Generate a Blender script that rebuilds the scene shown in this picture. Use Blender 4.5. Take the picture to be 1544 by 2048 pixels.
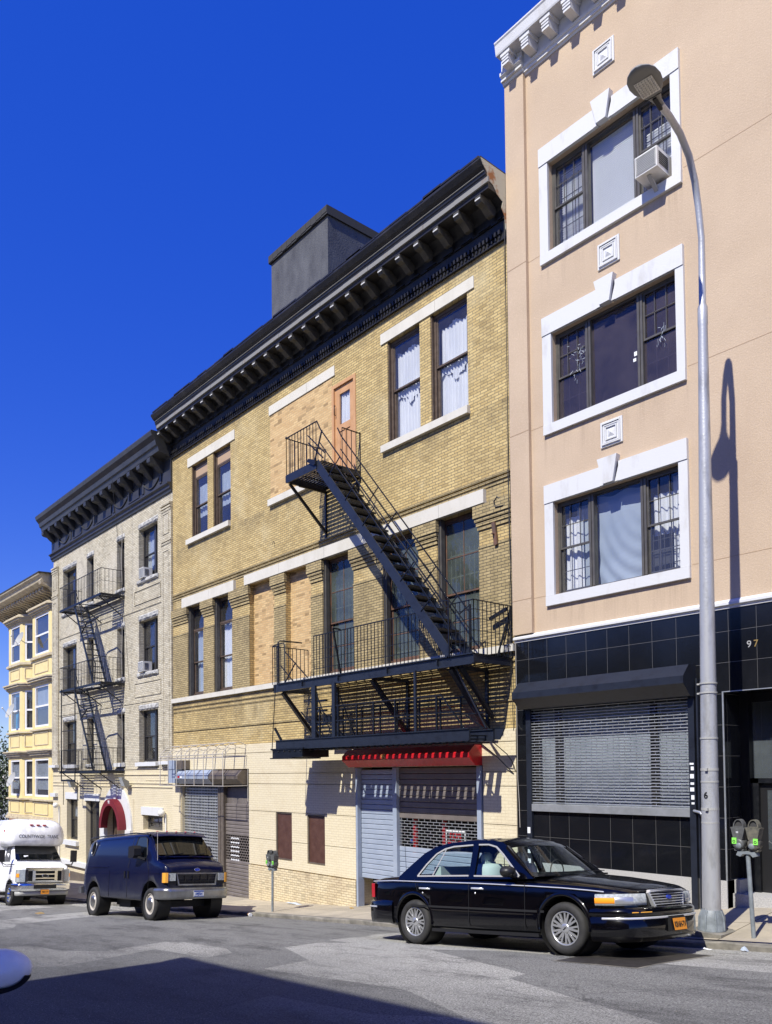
import bpy, bmesh, math, random
from mathutils import Vector, Matrix
from mathutils.geometry import tessellate_polygon
random.seed(7)
SC = bpy.context.scene
for o in list(bpy.data.objects): bpy.data.objects.remove(o)
R_ = math.radians
# ------------------------------------------------------------------ camera
def cam_basis(yaw, pitch, roll):
    F = Vector((-math.sin(yaw)*math.cos(pitch), math.cos(yaw)*math.cos(pitch), math.sin(pitch)))
    R = Vector((math.cos(yaw), math.sin(yaw), 0)); U = R.cross(F)
    return R*math.cos(roll)+U*math.sin(roll), -R*math.sin(roll)+U*math.cos(roll), F
cR, cU, cF = cam_basis(R_(49.27521), R_(1.68142), R_(-0.64005))
cd = bpy.data.cameras.new('camera'); cam = bpy.data.objects.new('camera', cd); SC.collection.objects.link(cam)
mw = Matrix(((cR.x, cU.x, -cF.x, 0), (cR.y, cU.y, -cF.y, -13.0), (cR.z, cU.z, -cF.z, 1.6), (0, 0, 0, 1)))
cam.matrix_world = mw
cd.sensor_fit = 'VERTICAL'; cd.sensor_height = 36.0; cd.lens = 1620/2048*36.0
cd.shift_y = (1493.253-1024)/2048; cd.clip_end = 3000; cd.clip_start = 0.1
SC.camera = cam
SC.render.resolution_x = 772; SC.render.resolution_y = 1024
# ------------------------------------------------------------------ sky, sun, exposure
SUN = Vector((-.225, 1.0, -1.17)).normalized()          # the way the sunlight travels
elev = math.asin(-SUN.z); azim = math.atan2(-SUN.x, -SUN.y)
W = bpy.data.worlds.new('World'); SC.world = W; W.use_nodes = True
wn = W.node_tree.nodes; wl = W.node_tree.links; wn.clear()
sky = wn.new('ShaderNodeTexSky'); sky.sky_type = 'NISHITA'; sky.sun_disc = False
sky.sun_elevation = elev; sky.sun_rotation = azim; sky.air_density = 1.0; sky.dust_density = 0.15; sky.ozone_density = 3.0; sky.altitude = 60
hs = wn.new('ShaderNodeHueSaturation'); hs.inputs['Saturation'].default_value = 1.38; hs.inputs['Value'].default_value = 1.28; hs.inputs['Hue'].default_value = .530
bg = wn.new('ShaderNodeBackground'); bg.inputs['Strength'].default_value = 0.12
wo = wn.new('ShaderNodeOutputWorld')
wl.new(sky.outputs[0], hs.inputs['Color']); mixs = wn.new('ShaderNodeMix'); mixs.data_type = 'RGBA'; mixs.inputs[0].default_value = .5; mixs.inputs[7].default_value = (.10, .60, 5.0, 1)   # clear polarised blue
wl.new(hs.outputs[0], mixs.inputs[6]); wl.new(mixs.outputs[2], bg.inputs['Color']); wl.new(bg.outputs[0], wo.inputs[0])
sl = bpy.data.lights.new('sun', 'SUN'); sl.energy = 5.0; sl.angle = R_(.53); sl.color = (1, .962, .865)
so = bpy.data.objects.new('sun', sl); SC.collection.objects.link(so)
so.rotation_euler = SUN.to_track_quat('-Z', 'Y').to_euler(); so.location = (0, -30, 40)
SC.view_settings.view_transform = 'Standard'; SC.view_settings.look = 'None'; SC.view_settings.gamma = 1; SC.view_settings.exposure = 0.30
SC.render.engine = 'CYCLES'
try:
    SC.cycles.max_bounces = 8; SC.cycles.transparent_max_bounces = 12; SC.cycles.caustics_reflective = False; SC.cycles.caustics_refractive = False
except Exception: pass
# ------------------------------------------------------------------ materials
class N:
    def __init__(s, name):
        s.m = bpy.data.materials.new(name); s.m.use_nodes = True; s.t = s.m.node_tree; s.n = s.t.nodes; s.l = s.t.links
        s.b = s.n['Principled BSDF']; s.out = s.n['Material Output']
    def node(s, typ, ins=None, **kw):
        x = s.n.new(typ)
        for k, v in kw.items(): setattr(x, k, v)
        for k, v in (ins or {}).items(): s.put(x.inputs[k], v)
        return x
    def put(s, sock, v):
        if hasattr(v, 'links') or isinstance(v, bpy.types.NodeSocket): s.l.new(v, sock)
        else: sock.default_value = v
    def pos(s, obj=False):
        if obj: return s.node('ShaderNodeTexCoord').outputs['Object']
        return s.node('ShaderNodeNewGeometry').outputs['Position']
    def noise(s, vec, scale, detail=4, rough=.55, sc=(1, 1, 1), dist=0):
        if sc != (1, 1, 1): vec = s.node('ShaderNodeMapping', {'Vector': vec, 'Scale': sc}).outputs[0]
        return s.node('ShaderNodeTexNoise', {'Vector': vec, 'Scale': scale, 'Detail': detail, 'Roughness': rough, 'Distortion': dist}).outputs['Fac']
    def ramp(s, f, a, b):
        return s.node('ShaderNodeMapRange', {'Value': f, 'From Min': a, 'From Max': b}).outputs[0]
    def mix(s, f, a, b, mode='MIX'):
        x = s.node('ShaderNodeMix', data_type='RGBA', blend_type=mode); s.put(x.inputs[0], f); s.put(x.inputs[6], a); s.put(x.inputs[7], b); return x.outputs[2]
    def math(s, op, a, b=0.0, c=0.0):
        x = s.node('ShaderNodeMath', operation=op); s.put(x.inputs[0], a); s.put(x.inputs[1], b); s.put(x.inputs[2], c); return x.outputs[0]
    def bump(s, h, strength=.3, dist=.01, nrm=None):
        x = s.node('ShaderNodeBump', {'Height': h, 'Strength': strength, 'Distance': dist})
        if nrm is not None: s.l.new(nrm, x.inputs['Normal'])
        return x.outputs[0]
    def fin(s, col=None, rough=None, nrm=None, **kw):
        if col is not None: s.put(s.b.inputs['Base Color'], col)
        if rough is not None: s.put(s.b.inputs['Roughness'], rough)
        if nrm is not None: s.l.new(nrm, s.b.inputs['Normal'])
        for k, v in kw.items(): s.put(s.b.inputs[k], v)
        return s.m
def c4(c): return (c[0], c[1], c[2], 1)
MATS = {}
def plain(name, col, rough=.6, col2=None, ns=6., bump=0., bs=40., metal=0., obj=False, sc=(1, 1, 1), lo=.35, hi=.7, **kw):
    if name in MATS: return MATS[name]
    s = N(name); v = s.pos(obj); c = c4(col)
    if col2 is not None: c = s.mix(s.ramp(s.noise(v, ns, 6, .6, sc), lo, hi), c4(col), c4(col2))
    nr = s.bump(s.noise(v, bs, 4), bump, .01) if bump else None
    MATS[name] = s.fin(c, rough, nr, Metallic=metal, **kw); return MATS[name]
def brick(name, c1, c2, mortar, bw=.205, rh=.0665, ms=.008, dirt=(.12, .10, .07), dirt_amt=.35, bump=.5, light=None, off=.5, z0=0., x0=0., rough=.8, streak=True, var=0., band=None):
    s = N(name); p = s.pos(); sp = s.node('ShaderNodeSeparateXYZ', {0: p})
    u = s.math('ADD', s.math('ADD', sp.outputs[0], sp.outputs[1]), 200.-x0); w = s.math('ADD', sp.outputs[2], 20*rh-z0)
    w_raw = sp.outputs[2]; w = s.math('ADD', w, rh*200)
    vec = s.node('ShaderNodeCombineXYZ', {0: u, 1: w, 2: 0.}).outputs[0]
    bt = s.node('ShaderNodeTexBrick', {'Vector': vec, 'Color1': c4(c1), 'Color2': c4(c2), 'Mortar': c4(mortar), 'Scale': 1., 'Mortar Size': ms, 'Mortar Smooth': .2, 'Bias': 0., 'Brick Width': bw, 'Row Height': rh}, offset=off, offset_frequency=2)
    col = bt.outputs['Color']
    if var:     # a few bricks of a darker or oranger burn
        wn_ = s.node('ShaderNodeTexWhiteNoise', {'Vector': s.node('ShaderNodeVectorMath', {0: s.node('ShaderNodeVectorMath', {0: vec, 1: (1/bw, 1/rh, 1)}, operation='MULTIPLY').outputs[0]}, operation='FLOOR').outputs[0]}, noise_dimensions='2D').outputs[0]
        col = s.mix(s.math('MULTIPLY', s.ramp(wn_, .72, 1.), var), col, c4(tuple(k*.45 for k in c2)))
    if light: col = s.mix(s.math('MULTIPLY', s.ramp(s.noise(p, .35, 5, .7), .52, .72), .6), col, c4(light))
    d = s.math('MULTIPLY', s.ramp(s.noise(p, .9, 8, .72), .5, .75), dirt_amt)
    col = s.mix(d, col, c4(dirt))
    if streak:
        d2 = s.math('MULTIPLY', s.ramp(s.noise(p, 1.6, 5, .6, (1, 1, .12)), .55, .8), dirt_amt*.7); col = s.mix(d2, col, c4(dirt))
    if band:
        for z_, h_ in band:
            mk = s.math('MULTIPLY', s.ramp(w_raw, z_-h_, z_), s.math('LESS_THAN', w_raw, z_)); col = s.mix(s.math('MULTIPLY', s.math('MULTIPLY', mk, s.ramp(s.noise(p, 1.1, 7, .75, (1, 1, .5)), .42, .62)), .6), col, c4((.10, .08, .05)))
    fine = s.ramp(s.noise(p, 35, 4, .7), .2, .8); col = s.mix(.25, col, s.mix(1., col, s.node('ShaderNodeCombineColor', {0: fine, 1: fine, 2: fine}).outputs[0], 'MULTIPLY'))
    h = s.math('MULTIPLY_ADD', bt.outputs['Fac'], -1., s.math('MULTIPLY', s.noise(p, 60, 3), .3))
    MATS[name] = s.fin(col, rough, s.bump(h, bump, .008)); return MATS[name]
def glass(name, tint=(.8, .85, .85), ior=1.7, rough=0.0, wav=.06, ws=1.2, spot=None, dust=.0, dustc=(.5, .5, .5)):
    s = N(name); v = s.pos(); s.n.remove(s.b)
    nr = s.bump(s.noise(v, ws, 2), wav, .05)
    f0 = ((ior-1)/(ior+1))**2
    lw = s.node('ShaderNodeLayerWeight', {'Blend': .5, 'Normal': nr}).outputs['Facing']
    fr = s.node('ShaderNodeClamp', {'Value': s.math('MULTIPLY_ADD', s.math('POWER', lw, 4.), 1-f0, f0)})
    tr = s.node('ShaderNodeBsdfTransparent', {'Color': c4(tint)}); gl = s.node('ShaderNodeBsdfGlossy', {'Roughness': rough, 'Normal': nr})
    mx = s.node('ShaderNodeMixShader', {0: fr.outputs[0], 1: tr.outputs[0], 2: gl.outputs[0]})
    o = mx
    if dust:
        df = s.node('ShaderNodeBsdfDiffuse', {'Color': c4(dustc)})
        f = s.math('MULTIPLY', s.ramp(s.noise(v, 1.3, 5, .6), .1, .8), dust)
        o = s.node('ShaderNodeMixShader', {0: f, 1: mx.outputs[0], 2: df.outputs[0]})
    s.l.new(o.outputs[0], s.out.inputs[0]); MATS[name] = s.m; return s.m
M = dict
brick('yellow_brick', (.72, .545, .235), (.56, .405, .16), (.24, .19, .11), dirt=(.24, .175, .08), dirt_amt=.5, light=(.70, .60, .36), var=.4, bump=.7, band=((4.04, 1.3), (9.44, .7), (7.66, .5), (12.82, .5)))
brick('soot_brick', (.54, .42, .205), (.41, .315, .145), (.13, .11, .07), dirt=(.12, .09, .045), dirt_amt=.7, var=.4, bump=.7)
brick('orange_brick', (.76, .535, .255), (.62, .40, .175), (.52, .38, .21), dirt=(.42, .28, .15), dirt_amt=.3, var=.8, bump=.35, streak=False)
brick('cream_brick', (.82, .73, .52), (.79, .70, .49), (.67, .57, .39), dirt=(.58, .46, .28), dirt_amt=.4, bump=.35, ms=.006)
brick('cream_rough_brick', (.81, .70, .47), (.76, .64, .41), (.52, .42, .27), dirt=(.26, .16, .09), dirt_amt=.6, bump=.9, var=.5)
brick('grey_brick', (.74, .68, .52), (.60, .53, .38), (.34, .30, .22), dirt=(.20, .175, .13), dirt_amt=.5, light=(.74, .69, .58), var=.5, bump=.7)
brick('painted_grey_brick', (.80, .71, .50), (.76, .67, .46), (.58, .50, .34), dirt=(.50, .42, .28), dirt_amt=.3, bump=.5, ms=.006)
brick('red_brick', (.42, .22, .12), (.30, .14, .08), (.40, .32, .24), bump=.4)
brick('brown_brick', (.30, .19, .13), (.22, .13, .09), (.3, .27, .22), bump=.3)
brick('black_tile', (.007, .008, .011), (.010, .011, .014), (.17, .165, .155), bw=.4655, rh=.5145, ms=.0028, off=0., z0=-.28, x0=-.06, rough=.09, bump=.12, dirt=(.03, .03, .035), dirt_amt=.3)
def stucco():
    s = N('tan_stucco'); p = s.pos()
    col = s.mix(s.ramp(s.noise(p, .7, 6, .6), .35, .7), c4((.555, .428, .30)), c4((.49, .372, .258)))
    col = s.mix(s.math('MULTIPLY', s.ramp(s.noise(p, 38, 4, .8), .5, .75), .45), col, c4((.80, .62, .45)))
    col = s.mix(s.math('MULTIPLY', s.ramp(s.noise(p, 1.2, 6, .65, (1, 1, .15)), .58, .85), .35), col, c4((.42, .29, .19)))
    sp = s.node('ShaderNodeSeparateXYZ', {0: p}); st = s.ramp(s.noise(p, 5.5, 5, .75, (1, 1, .05)), .48, .66)
    for zs in (11.76, 8.28, 4.84):      # rain streaks below the three sills
        mk = s.math('MULTIPLY', s.ramp(sp.outputs[2], zs-.75, zs), s.math('LESS_THAN', sp.outputs[2], zs)); mk = s.math('MULTIPLY', mk, s.math('MULTIPLY', s.math('GREATER_THAN', sp.outputs[0], -10.12), s.math('LESS_THAN', sp.outputs[0], -7.0)))
        col = s.mix(s.math('MULTIPLY', s.math('MULTIPLY', mk, st), .45), col, c4((.30, .22, .16)))
    MATS['tan_stucco'] = s.fin(col, .85, s.bump(s.noise(p, 34, 6, .8), .5, .02))
stucco()
plain('white_trim', (.65, .655, .655), .6, (.46, .44, .40), 3.2, .3, 40, lo=.56, hi=.85, sc=(1, 1, .35))
plain('limestone', (.64, .61, .53), .8, (.56, .53, .45), 3., .2, 30, sc=(1, 1, .5), lo=.45, hi=.75)
plain('rough_stone', (.50, .49, .46), .9, (.30, .30, .29), 6., 1.0, 14)
plain('granite', (.50, .49, .47), .7, (.30, .30, .29), 60., .1, 80)
plain('cornice_dark', (.014, .014, .016), .45, (.042, .039, .034), 2.2, .3, 20, sc=(1, 1, .6), lo=.5, hi=.75)
plain('cornice_bracket', (.085, .078, .062), .6, (.03, .03, .03), 5, .4, 20)
plain('cornice_pale', (.24, .235, .215), .5, (.22, .15, .09), 3., .3, 30, lo=.55, hi=.75)
plain('rusty_plate', (.50, .47, .36), .7, (.33, .13, .04), 3.5, .3, 30, lo=.5, hi=.62)
plain('cornice_grey', (.034, .034, .036), .4, (.055, .054, .052), 2., .2, 20)
plain('tar_grey', (.105, .108, .112), .65, (.055, .056, .06), 2.2, 1.2, 18, sc=(1, 1, .5))
plain('iron', (.005, .006, .008), .4, (.016, .016, .018), 8., .2, 30, lo=.5, hi=.75)
plain('iron_lit', (.017, .021, .032), .38, (.009, .010, .014), 6., .25, 30, lo=.5, hi=.75)  # iron again, with its bluish sunlit tone put into the colour
plain('brown_frame', (.075, .050, .035), .55, (.13, .095, .07), 9., .1, 40)
plain('dark_frame', (.035, .033, .032), .4)
plain('bronze_frame', (.105, .098, .085), .4, (.07, .065, .06), 6.)
plain('rust_frame', (.17, .085, .05), .6, (.07, .055, .045), 7., .2, 30)
plain('white_frame', (.82, .82, .84), .4)
plain('door_tan', (.58, .33, .16), .55, (.50, .27, .12), 4.)
plain('shade_panel', (.43, .30, .19), .6)
plain('interior', (.012, .012, .014), .9)  # near-black sheets that paint in the darkness of the rooms
plain('room_dim', (.05, .05, .055), .9)  # dimness of a room put into the colour of a sheet
plain('curtain_white', (.86, .86, .86), .9, (.72, .73, .75), 6., .3, 50, sc=(1, 1, .2))
plain('curtain_grey', (.50, .55, .60), .9, (.35, .40, .46), 4., .2, 40, sc=(1, 1, .3))
plain('curtain_blue', (.42, .48, .56), .9, (.34, .40, .48), 1.5, .1, 30)
plain('blind', (.86, .87, .87), .6)
plain('plastic_white', (.75, .75, .73), .5, (.62, .61, .57), 5.)
plain('plastic_grey', (.40, .40, .38), .5)
plain('dark_grille', (.05, .05, .05), .6)
plain('shutter_blue', (.34, .39, .48), .42, (.28, .33, .42), 3., .05, 30)
plain('shutter_brown', (.145, .125, .115), .45, (.20, .175, .16), 3., .1, 30)
plain('housing_brown', (.10, .08, .065), .45, (.15, .125, .10), 5.)
plain('shutter_silver', (.55, .57, .58), .35, (.40, .42, .42), 5., metal=.6)
plain('galv_pole', (.47, .48, .49), .42, (.24, .24, .24), 7., .3, 30, metal=.35, sc=(1, 1, .3), lo=.5, hi=.8)
plain('lamp_grey', (.22, .22, .20), .5)
plain('lamp_lens', (.85, .82, .72), .3, (.5, .48, .42), 60.)
plain('red_paint', (.55, .012, .02), .35, (.40, .01, .015), 4.)
plain('red_post', (.50, .02, .02), .5)
plain('maroon_canvas', (.17, .008, .016), .7, (.135, .007, .012), 4., .2, 60)
plain('brown_panel', (.075, .034, .026), .4, (.115, .058, .044), 5., .2, 20)
plain('asphalt_tar', (.03, .03, .03), .8)
plain('meter_grey', (.125, .13, .125), .45, (.07, .07, .07), 20., .2, 60)
plain('meter_olive', (.17, .16, .12), .4, (.08, .08, .07), 20., .2, 60)
plain('meter_post', (.24, .27, .29), .5, (.15, .17, .18), 10., .2, 60)
plain('sticker_green', (.28, .85, .12), .5)
plain('ink', (.01, .01, .01), .6)
plain('paper_white', (.80, .82, .84), .7)
plain('gold', (.75, .50, .15), .35, metal=.7)
plain('bay_cream', (.78, .645, .31), .6, (.68, .52, .23), 3., .15, 30, lo=.5, hi=.8)
plain('bay_trim', (.58, .50, .34), .7, (.36, .28, .19), 3.5, .3, 20, lo=.45, hi=.75)
plain('roof_tar', (.04, .04, .042), .9)
plain('cardboard', (.35, .22, .12), .8)
plain('poster_blue', (.03, .42, .75), .5)
plain('cable', (.02, .02, .02), .6)
plain('cable_pale', (.45, .42, .38), .6)
glass('pane', (.95, .96, .97), 1.6, 0., .05, dust=.05, dustc=(.45, .43, .40))
glass('pane_sky', (.7, .68, .74), 1.65, 0.0, .04, dust=.26, dustc=(.20, .17, .19))
glass('pane_wire', (.7, .74, .72), 1.65, .05, .2, 6., dust=.35, dustc=(.22, .26, .24))
glass('pane_door', (.5, .52, .54), 1.7, .02, .05, dust=.5, dustc=(.20, .23, .25))
# vehicle materials
def paint(name, col, rough=.22, coat=1., flake=0.):
    s = N(name); v = s.pos(True); MATS[name] = s.fin(s.mix(s.ramp(s.noise(v, 3, 5), .45, .8), c4(col), c4(tuple(k*1.5+.0003 for k in col))), rough, None, **{'Coat Weight': coat, 'Coat Roughness': .03, 'Metallic': flake, 'Specular IOR Level': .1 if not flake else .5})
paint('black_paint', (.0010, .0010, .0019), .25)
paint('navy_paint', (.004, .007, .045), .35, .6)
paint('white_paint', (.80, .81, .83), .3, .6)
paint('silver_paint', (.85, .84, .78), .45, .12, .0)  # base lightened to make up for missing sun on the mirror
def van_dirt():
    s = N('navy_dusty'); v = s.pos(True); sp = s.node('ShaderNodeSeparateXYZ', {0: v})
    low = s.math('MULTIPLY', s.ramp(sp.outputs[2], 1.15, .55), s.ramp(s.noise(v, 2.2, 6, .65), .2, .8))
    col = s.mix(s.math('MULTIPLY', low, .75), c4((.003, .005, .028)), c4((.042, .046, .060)))
    sc_ = s.math('MULTIPLY', s.ramp(s.noise(v, 5, 8, .8, (.35, 1, 3)), .66, .74), s.ramp(sp.outputs[2], 1.3, .7)); col = s.mix(s.math('MULTIPLY', sc_, .6), col, c4((.25, .26, .3)))
    MATS['navy_dusty'] = s.fin(col, s.math('MULTIPLY_ADD', low, .4, .3), None, **{'Coat Weight': .5, 'Coat Roughness': .08, 'Specular IOR Level': .15})
van_dirt()
plain('rubber', (.018, .018, .018), .75, (.035, .034, .033), 9., .3, 60, obj=True)
plain('chrome', (.78, .79, .80), .12, metal=1.)
plain('bright_chrome', (.86, .87, .88), .22, metal=.55)
plain('dull_chrome', (.42, .43, .43), .3, (.25, .24, .23), 3., .2, 8, metal=.85, obj=True)
plain('wheel_silver', (.55, .56, .57), .3, metal=.7)
plain('black_plastic', (.012, .012, .013), .45)
plain('amber', (.95, .33, .02), .3)
plain('amber_dim', (.80, .38, .05), .3)
plain('headlight', (.50, .53, .53), .06, (.26, .28, .28), 30., **{'Coat Weight': 1.})
plain('taillight', (.45, .01, .02), .15)
plain('plate_orange', (.80, .30, .03), .45)
plain('plate_white', (.70, .72, .75), .45)
plain('plate_blue', (.03, .08, .35), .45)
plain('seat_leather', (.50, .58, .56), .6)
plain('emblem_blue', (.02, .05, .40), .2)
glass('car_glass', (.80, .88, .88), 1.42, 0., 0.)
s = N('tinted_glass'); MATS['tinted_glass'] = s.fin((.004, .005, .006, 1), .03, None, **{'Specular IOR Level': .8})
MATS['interior_car'] = plain('interior_car', (.02, .022, .022), .8)
# road, pavement
def ground_mats():
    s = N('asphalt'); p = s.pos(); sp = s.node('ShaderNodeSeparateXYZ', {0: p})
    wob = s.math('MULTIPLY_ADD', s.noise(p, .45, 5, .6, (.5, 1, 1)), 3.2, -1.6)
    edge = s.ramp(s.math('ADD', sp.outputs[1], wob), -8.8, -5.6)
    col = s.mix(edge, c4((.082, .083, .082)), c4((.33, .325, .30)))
    patch = s.ramp(s.math('ADD', s.math('ADD', sp.outputs[0], s.math('MULTIPLY', sp.outputs[1], -1.3)), s.math('MULTIPLY', s.noise(p, 1.3, 4), .6)), -6.6, -6.55)
    pv = s.node('ShaderNodeTexVoronoi', {'Vector': s.node('ShaderNodeMapping', {'Vector': p, 'Scale': (.16, .42, 0), 'Location': (.3, .2, 0)}).outputs[0], 'Scale': 1.}, distance='CHEBYCHEV').outputs['Color']
    pr = s.node('ShaderNodeSeparateColor', {0: pv}).outputs[0]
    col = s.mix(s.math('MULTIPLY', s.ramp(pr, .55, .57), .55), col, c4((.062, .064, .066)))
    col = s.mix(s.math('MULTIPLY', s.ramp(s.noise(p, .9, 9, .75, (.5, 1.8, 1)), .50, .66), .75), col, c4((.045, .044, .044)))
    st = s.ramp(s.noise(p, 48, 5, 1.), .38, .62); st2 = s.ramp(s.noise(p, 55, 3, .8), .3, .75)
    col = s.mix(.9, col, s.mix(1., col, s.node('ShaderNodeCombineColor', {0: s.math('MULTIPLY_ADD', st, 2.3, -.1), 1: s.math('MULTIPLY_ADD', st, 2.3, -.1), 2: s.math('MULTIPLY_ADD', st, 2.3, -.1)}).outputs[0], 'MULTIPLY'))
    col = s.mix(s.math('MULTIPLY', s.ramp(s.noise(p, 60, 1, .5), .69, .74), .8), col, c4((.42, .42, .41)))
    ck = s.node('ShaderNodeTexVoronoi', {'Vector': s.node('ShaderNodeVectorMath', {0: p, 1: s.node('ShaderNodeTexNoise', {'Vector': p, 'Scale': 1.5, 'Detail': 5.}).outputs['Color']}, operation='ADD').outputs[0], 'Scale': .38}, feature='DISTANCE_TO_EDGE').outputs['Distance']
    cm = s.math('MULTIPLY', s.ramp(ck, .006, .002), s.ramp(s.noise(p, .6, 3), .5, .6))
    col = s.mix(s.math('MULTIPLY', cm, .45), col, c4((.04, .04, .04)))
    MATS['asphalt'] = s.fin(col, .85, s.bump(s.math('ADD', st, st2), .6, .006))
    s = N('concrete_walk'); p = s.pos(); sp = s.node('ShaderNodeSeparateXYZ', {0: p})
    col = s.mix(s.ramp(s.noise(p, 1.3, 8, .7), .35, .7), c4((.52, .455, .34)), c4((.34, .30, .235)))
    col = s.mix(s.math('MULTIPLY', s.ramp(s.noise(p, 14, 5, .8), .58, .7), .5), col, c4((.14, .13, .11)))
    bt = s.node('ShaderNodeTexBrick', {'Vector': s.node('ShaderNodeVectorMath', {0: p, 1: (200, 200.02, 0)}, operation='ADD').outputs[0], 'Color1': (1, 1, 1, 1), 'Color2': (.86, .86, .86, 1), 'Mortar': (.28, .27, .25, 1), 'Scale': 1., 'Mortar Size': .010, 'Brick Width': 1.45, 'Row Height': 1.1}, offset=0.)
    col = s.mix(1., col, bt.outputs['Color'], 'MULTIPLY')
    MATS['concrete_walk'] = s.fin(col, .85, s.bump(s.noise(p, 70, 4, .7), .5, .006))
ground_mats()
plain('curb_stone', (.27, .25, .21), .85, (.10, .095, .08), 3., .6, 30)
plain('plate_steel', (.025, .022, .020), .5, (.05, .045, .04), 10., .3, 80)
# ------------------------------------------------------------------ mesh helpers
class MB:
    def __init__(s): s.v = []; s.f = []; s.mi = []; s.sm = []
    def face(s, pts, mi=0, sm=False):
        n = len(s.v); s.v += [tuple(p) for p in pts]; s.f.append(tuple(range(n, n+len(pts)))); s.mi.append(mi); s.sm.append(sm); return s
    def add(s, vs, fs, mi=0, sm=False):
        n = len(s.v); s.v += [tuple(p) for p in vs]
        for f in fs: s.f.append(tuple(i+n for i in f)); s.mi.append(mi); s.sm.append(sm)
        return s
    def box(s, x0, x1, y0, y1, z0, z1, mi=0):
        if x0 > x1: x0, x1 = x1, x0
        if y0 > y1: y0, y1 = y1, y0
        if z0 > z1: z0, z1 = z1, z0
        s.add([(x0, y0, z0), (x1, y0, z0), (x1, y1, z0), (x0, y1, z0), (x0, y0, z1), (x1, y0, z1), (x1, y1, z1), (x0, y1, z1)],
              [(0, 3, 2, 1), (4, 5, 6, 7), (0, 1, 5, 4), (1, 2, 6, 5), (2, 3, 7, 6), (3, 0, 4, 7)], mi)
        return s
    def prism(s, prof, axis, a, b, mi=0):      # prof: 2-D points; axis 'x' -> (y,z), 'y' -> (x,z), 'z' -> (x,y)
        def P(p, t): return (t, p[0], p[1]) if axis == 'x' else (p[0], t, p[1]) if axis == 'y' else (p[0], p[1], t)
        n = len(prof); vs = [P(p, a) for p in prof]+[P(p, b) for p in prof]
        s.add(vs, [tuple(range(n-1, -1, -1)), tuple(range(n, 2*n))]+[(i, (i+1) % n, (i+1) % n+n, i+n) for i in range(n)], mi)
        return s
    def bar(s, a, b, w, h=None, up=(0, 0, 1), mi=0):
        a, b = Vector(a), Vector(b); h = h or w; d = (b-a).normalized(); u = Vector(up)
        if abs(d.dot(u)) > .98: u = Vector((0, 1, 0))
        r = d.cross(u).normalized(); u = r.cross(d)
        vs = [tuple(q+r*i*w/2+u*j*h/2) for q in (a, b) for i, j in ((-1, -1), (1, -1), (1, 1), (-1, 1))]
        s.add(vs, [(0, 1, 2, 3), (7, 6, 5, 4), (0, 4, 5, 1), (1, 5, 6, 2), (2, 6, 7, 3), (3, 7, 4, 0)], mi)
        return s
    def tube(s, pts, r, n=8, mi=0, cap=True):
        pts = [Vector(p) for p in pts]; rs = r if isinstance(r, (list, tuple)) else [r]*len(pts); rings = []; pr = None
        for i, p in enumerate(pts):
            d = (pts[min(i+1, len(pts)-1)]-pts[max(i-1, 0)]).normalized()
            if pr is None: u = Vector((0, 0, 1)) if abs(d.z) < .9 else Vector((0, 1, 0)); pr = d.cross(u).normalized()
            else: pr = (pr-d*pr.dot(d)).normalized()
            q = d.cross(pr); rings.append([tuple(p+(pr*math.cos(2*math.pi*k/n)+q*math.sin(2*math.pi*k/n))*rs[i]) for k in range(n)])
        vs = [v for rg in rings for v in rg]
        fs = [(i*n+k, i*n+(k+1) % n, (i+1)*n+(k+1) % n, (i+1)*n+k) for i in range(len(pts)-1) for k in range(n)]
        s.add(vs, fs, mi, True)
        if cap: s.face(rings[0][::-1], mi); s.face(rings[-1], mi)
        return s
    def lathe(s, prof, c, n=20, axis='z', mi=0, sm=True, a0=0., a1=2*math.pi):
        c = Vector(c); vs = []; full = abs(a1-a0-2*math.pi) < 1e-6; m = n if full else n+1
        for r, z in prof:
            for k in range(m):
                a = a0+(a1-a0)*k/n; x, y = r*math.cos(a), r*math.sin(a)
                vs.append(tuple(c+(Vector((x, y, z)) if axis == 'z' else Vector((x, z, y)) if axis == 'y' else Vector((z, x, y)))))
        fs = [(i*m+k, i*m+(k+1) % m, (i+1)*m+(k+1) % m, (i+1)*m+k) for i in range(len(prof)-1) for k in range(n)]
        s.add(vs, fs, mi, sm); return s
    def grid(s, rows, mi=0, sm=True, closed=False):
        m = len(rows[0]); vs = [p for r in rows for p in r]
        s.add(vs, [(i*m+k, i*m+(k+1) % m, (i+1)*m+(k+1) % m, (i+1)*m+k) for i in range(len(rows)-1) for k in range(m if closed else m-1)], mi, sm); return s
    def poly(s, loops, fn, mi=0, th=None, sm=False):      # loops of 2-D points (outer, holes...), fn(u,v,d)->3-D
        L = [[Vector((p[0], p[1], 0)) for p in l] for l in loops]; tr = tessellate_polygon(L); flat = [p for l in loops for p in l]
        for d in ([0] if th is None else [0, th]):
            s.add([fn(p[0], p[1], d) for p in flat], [tuple(t) for t in tr], mi, sm)
        if th is not None:
            for l in loops:
                n = len(l); s.add([fn(p[0], p[1], 0) for p in l]+[fn(p[0], p[1], th) for p in l], [(i, (i+1) % n, (i+1) % n+n, i+n) for i in range(n)], mi)
        return s
    def merge(s, o, fn=None, mi=None):
        n = len(s.v); s.v += [tuple(fn(p)) if fn else p for p in o.v]; s.f += [tuple(i+n for i in f) for f in o.f]; s.mi += [m if mi is None else mi for m in o.mi]; s.sm += o.sm; return s

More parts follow.
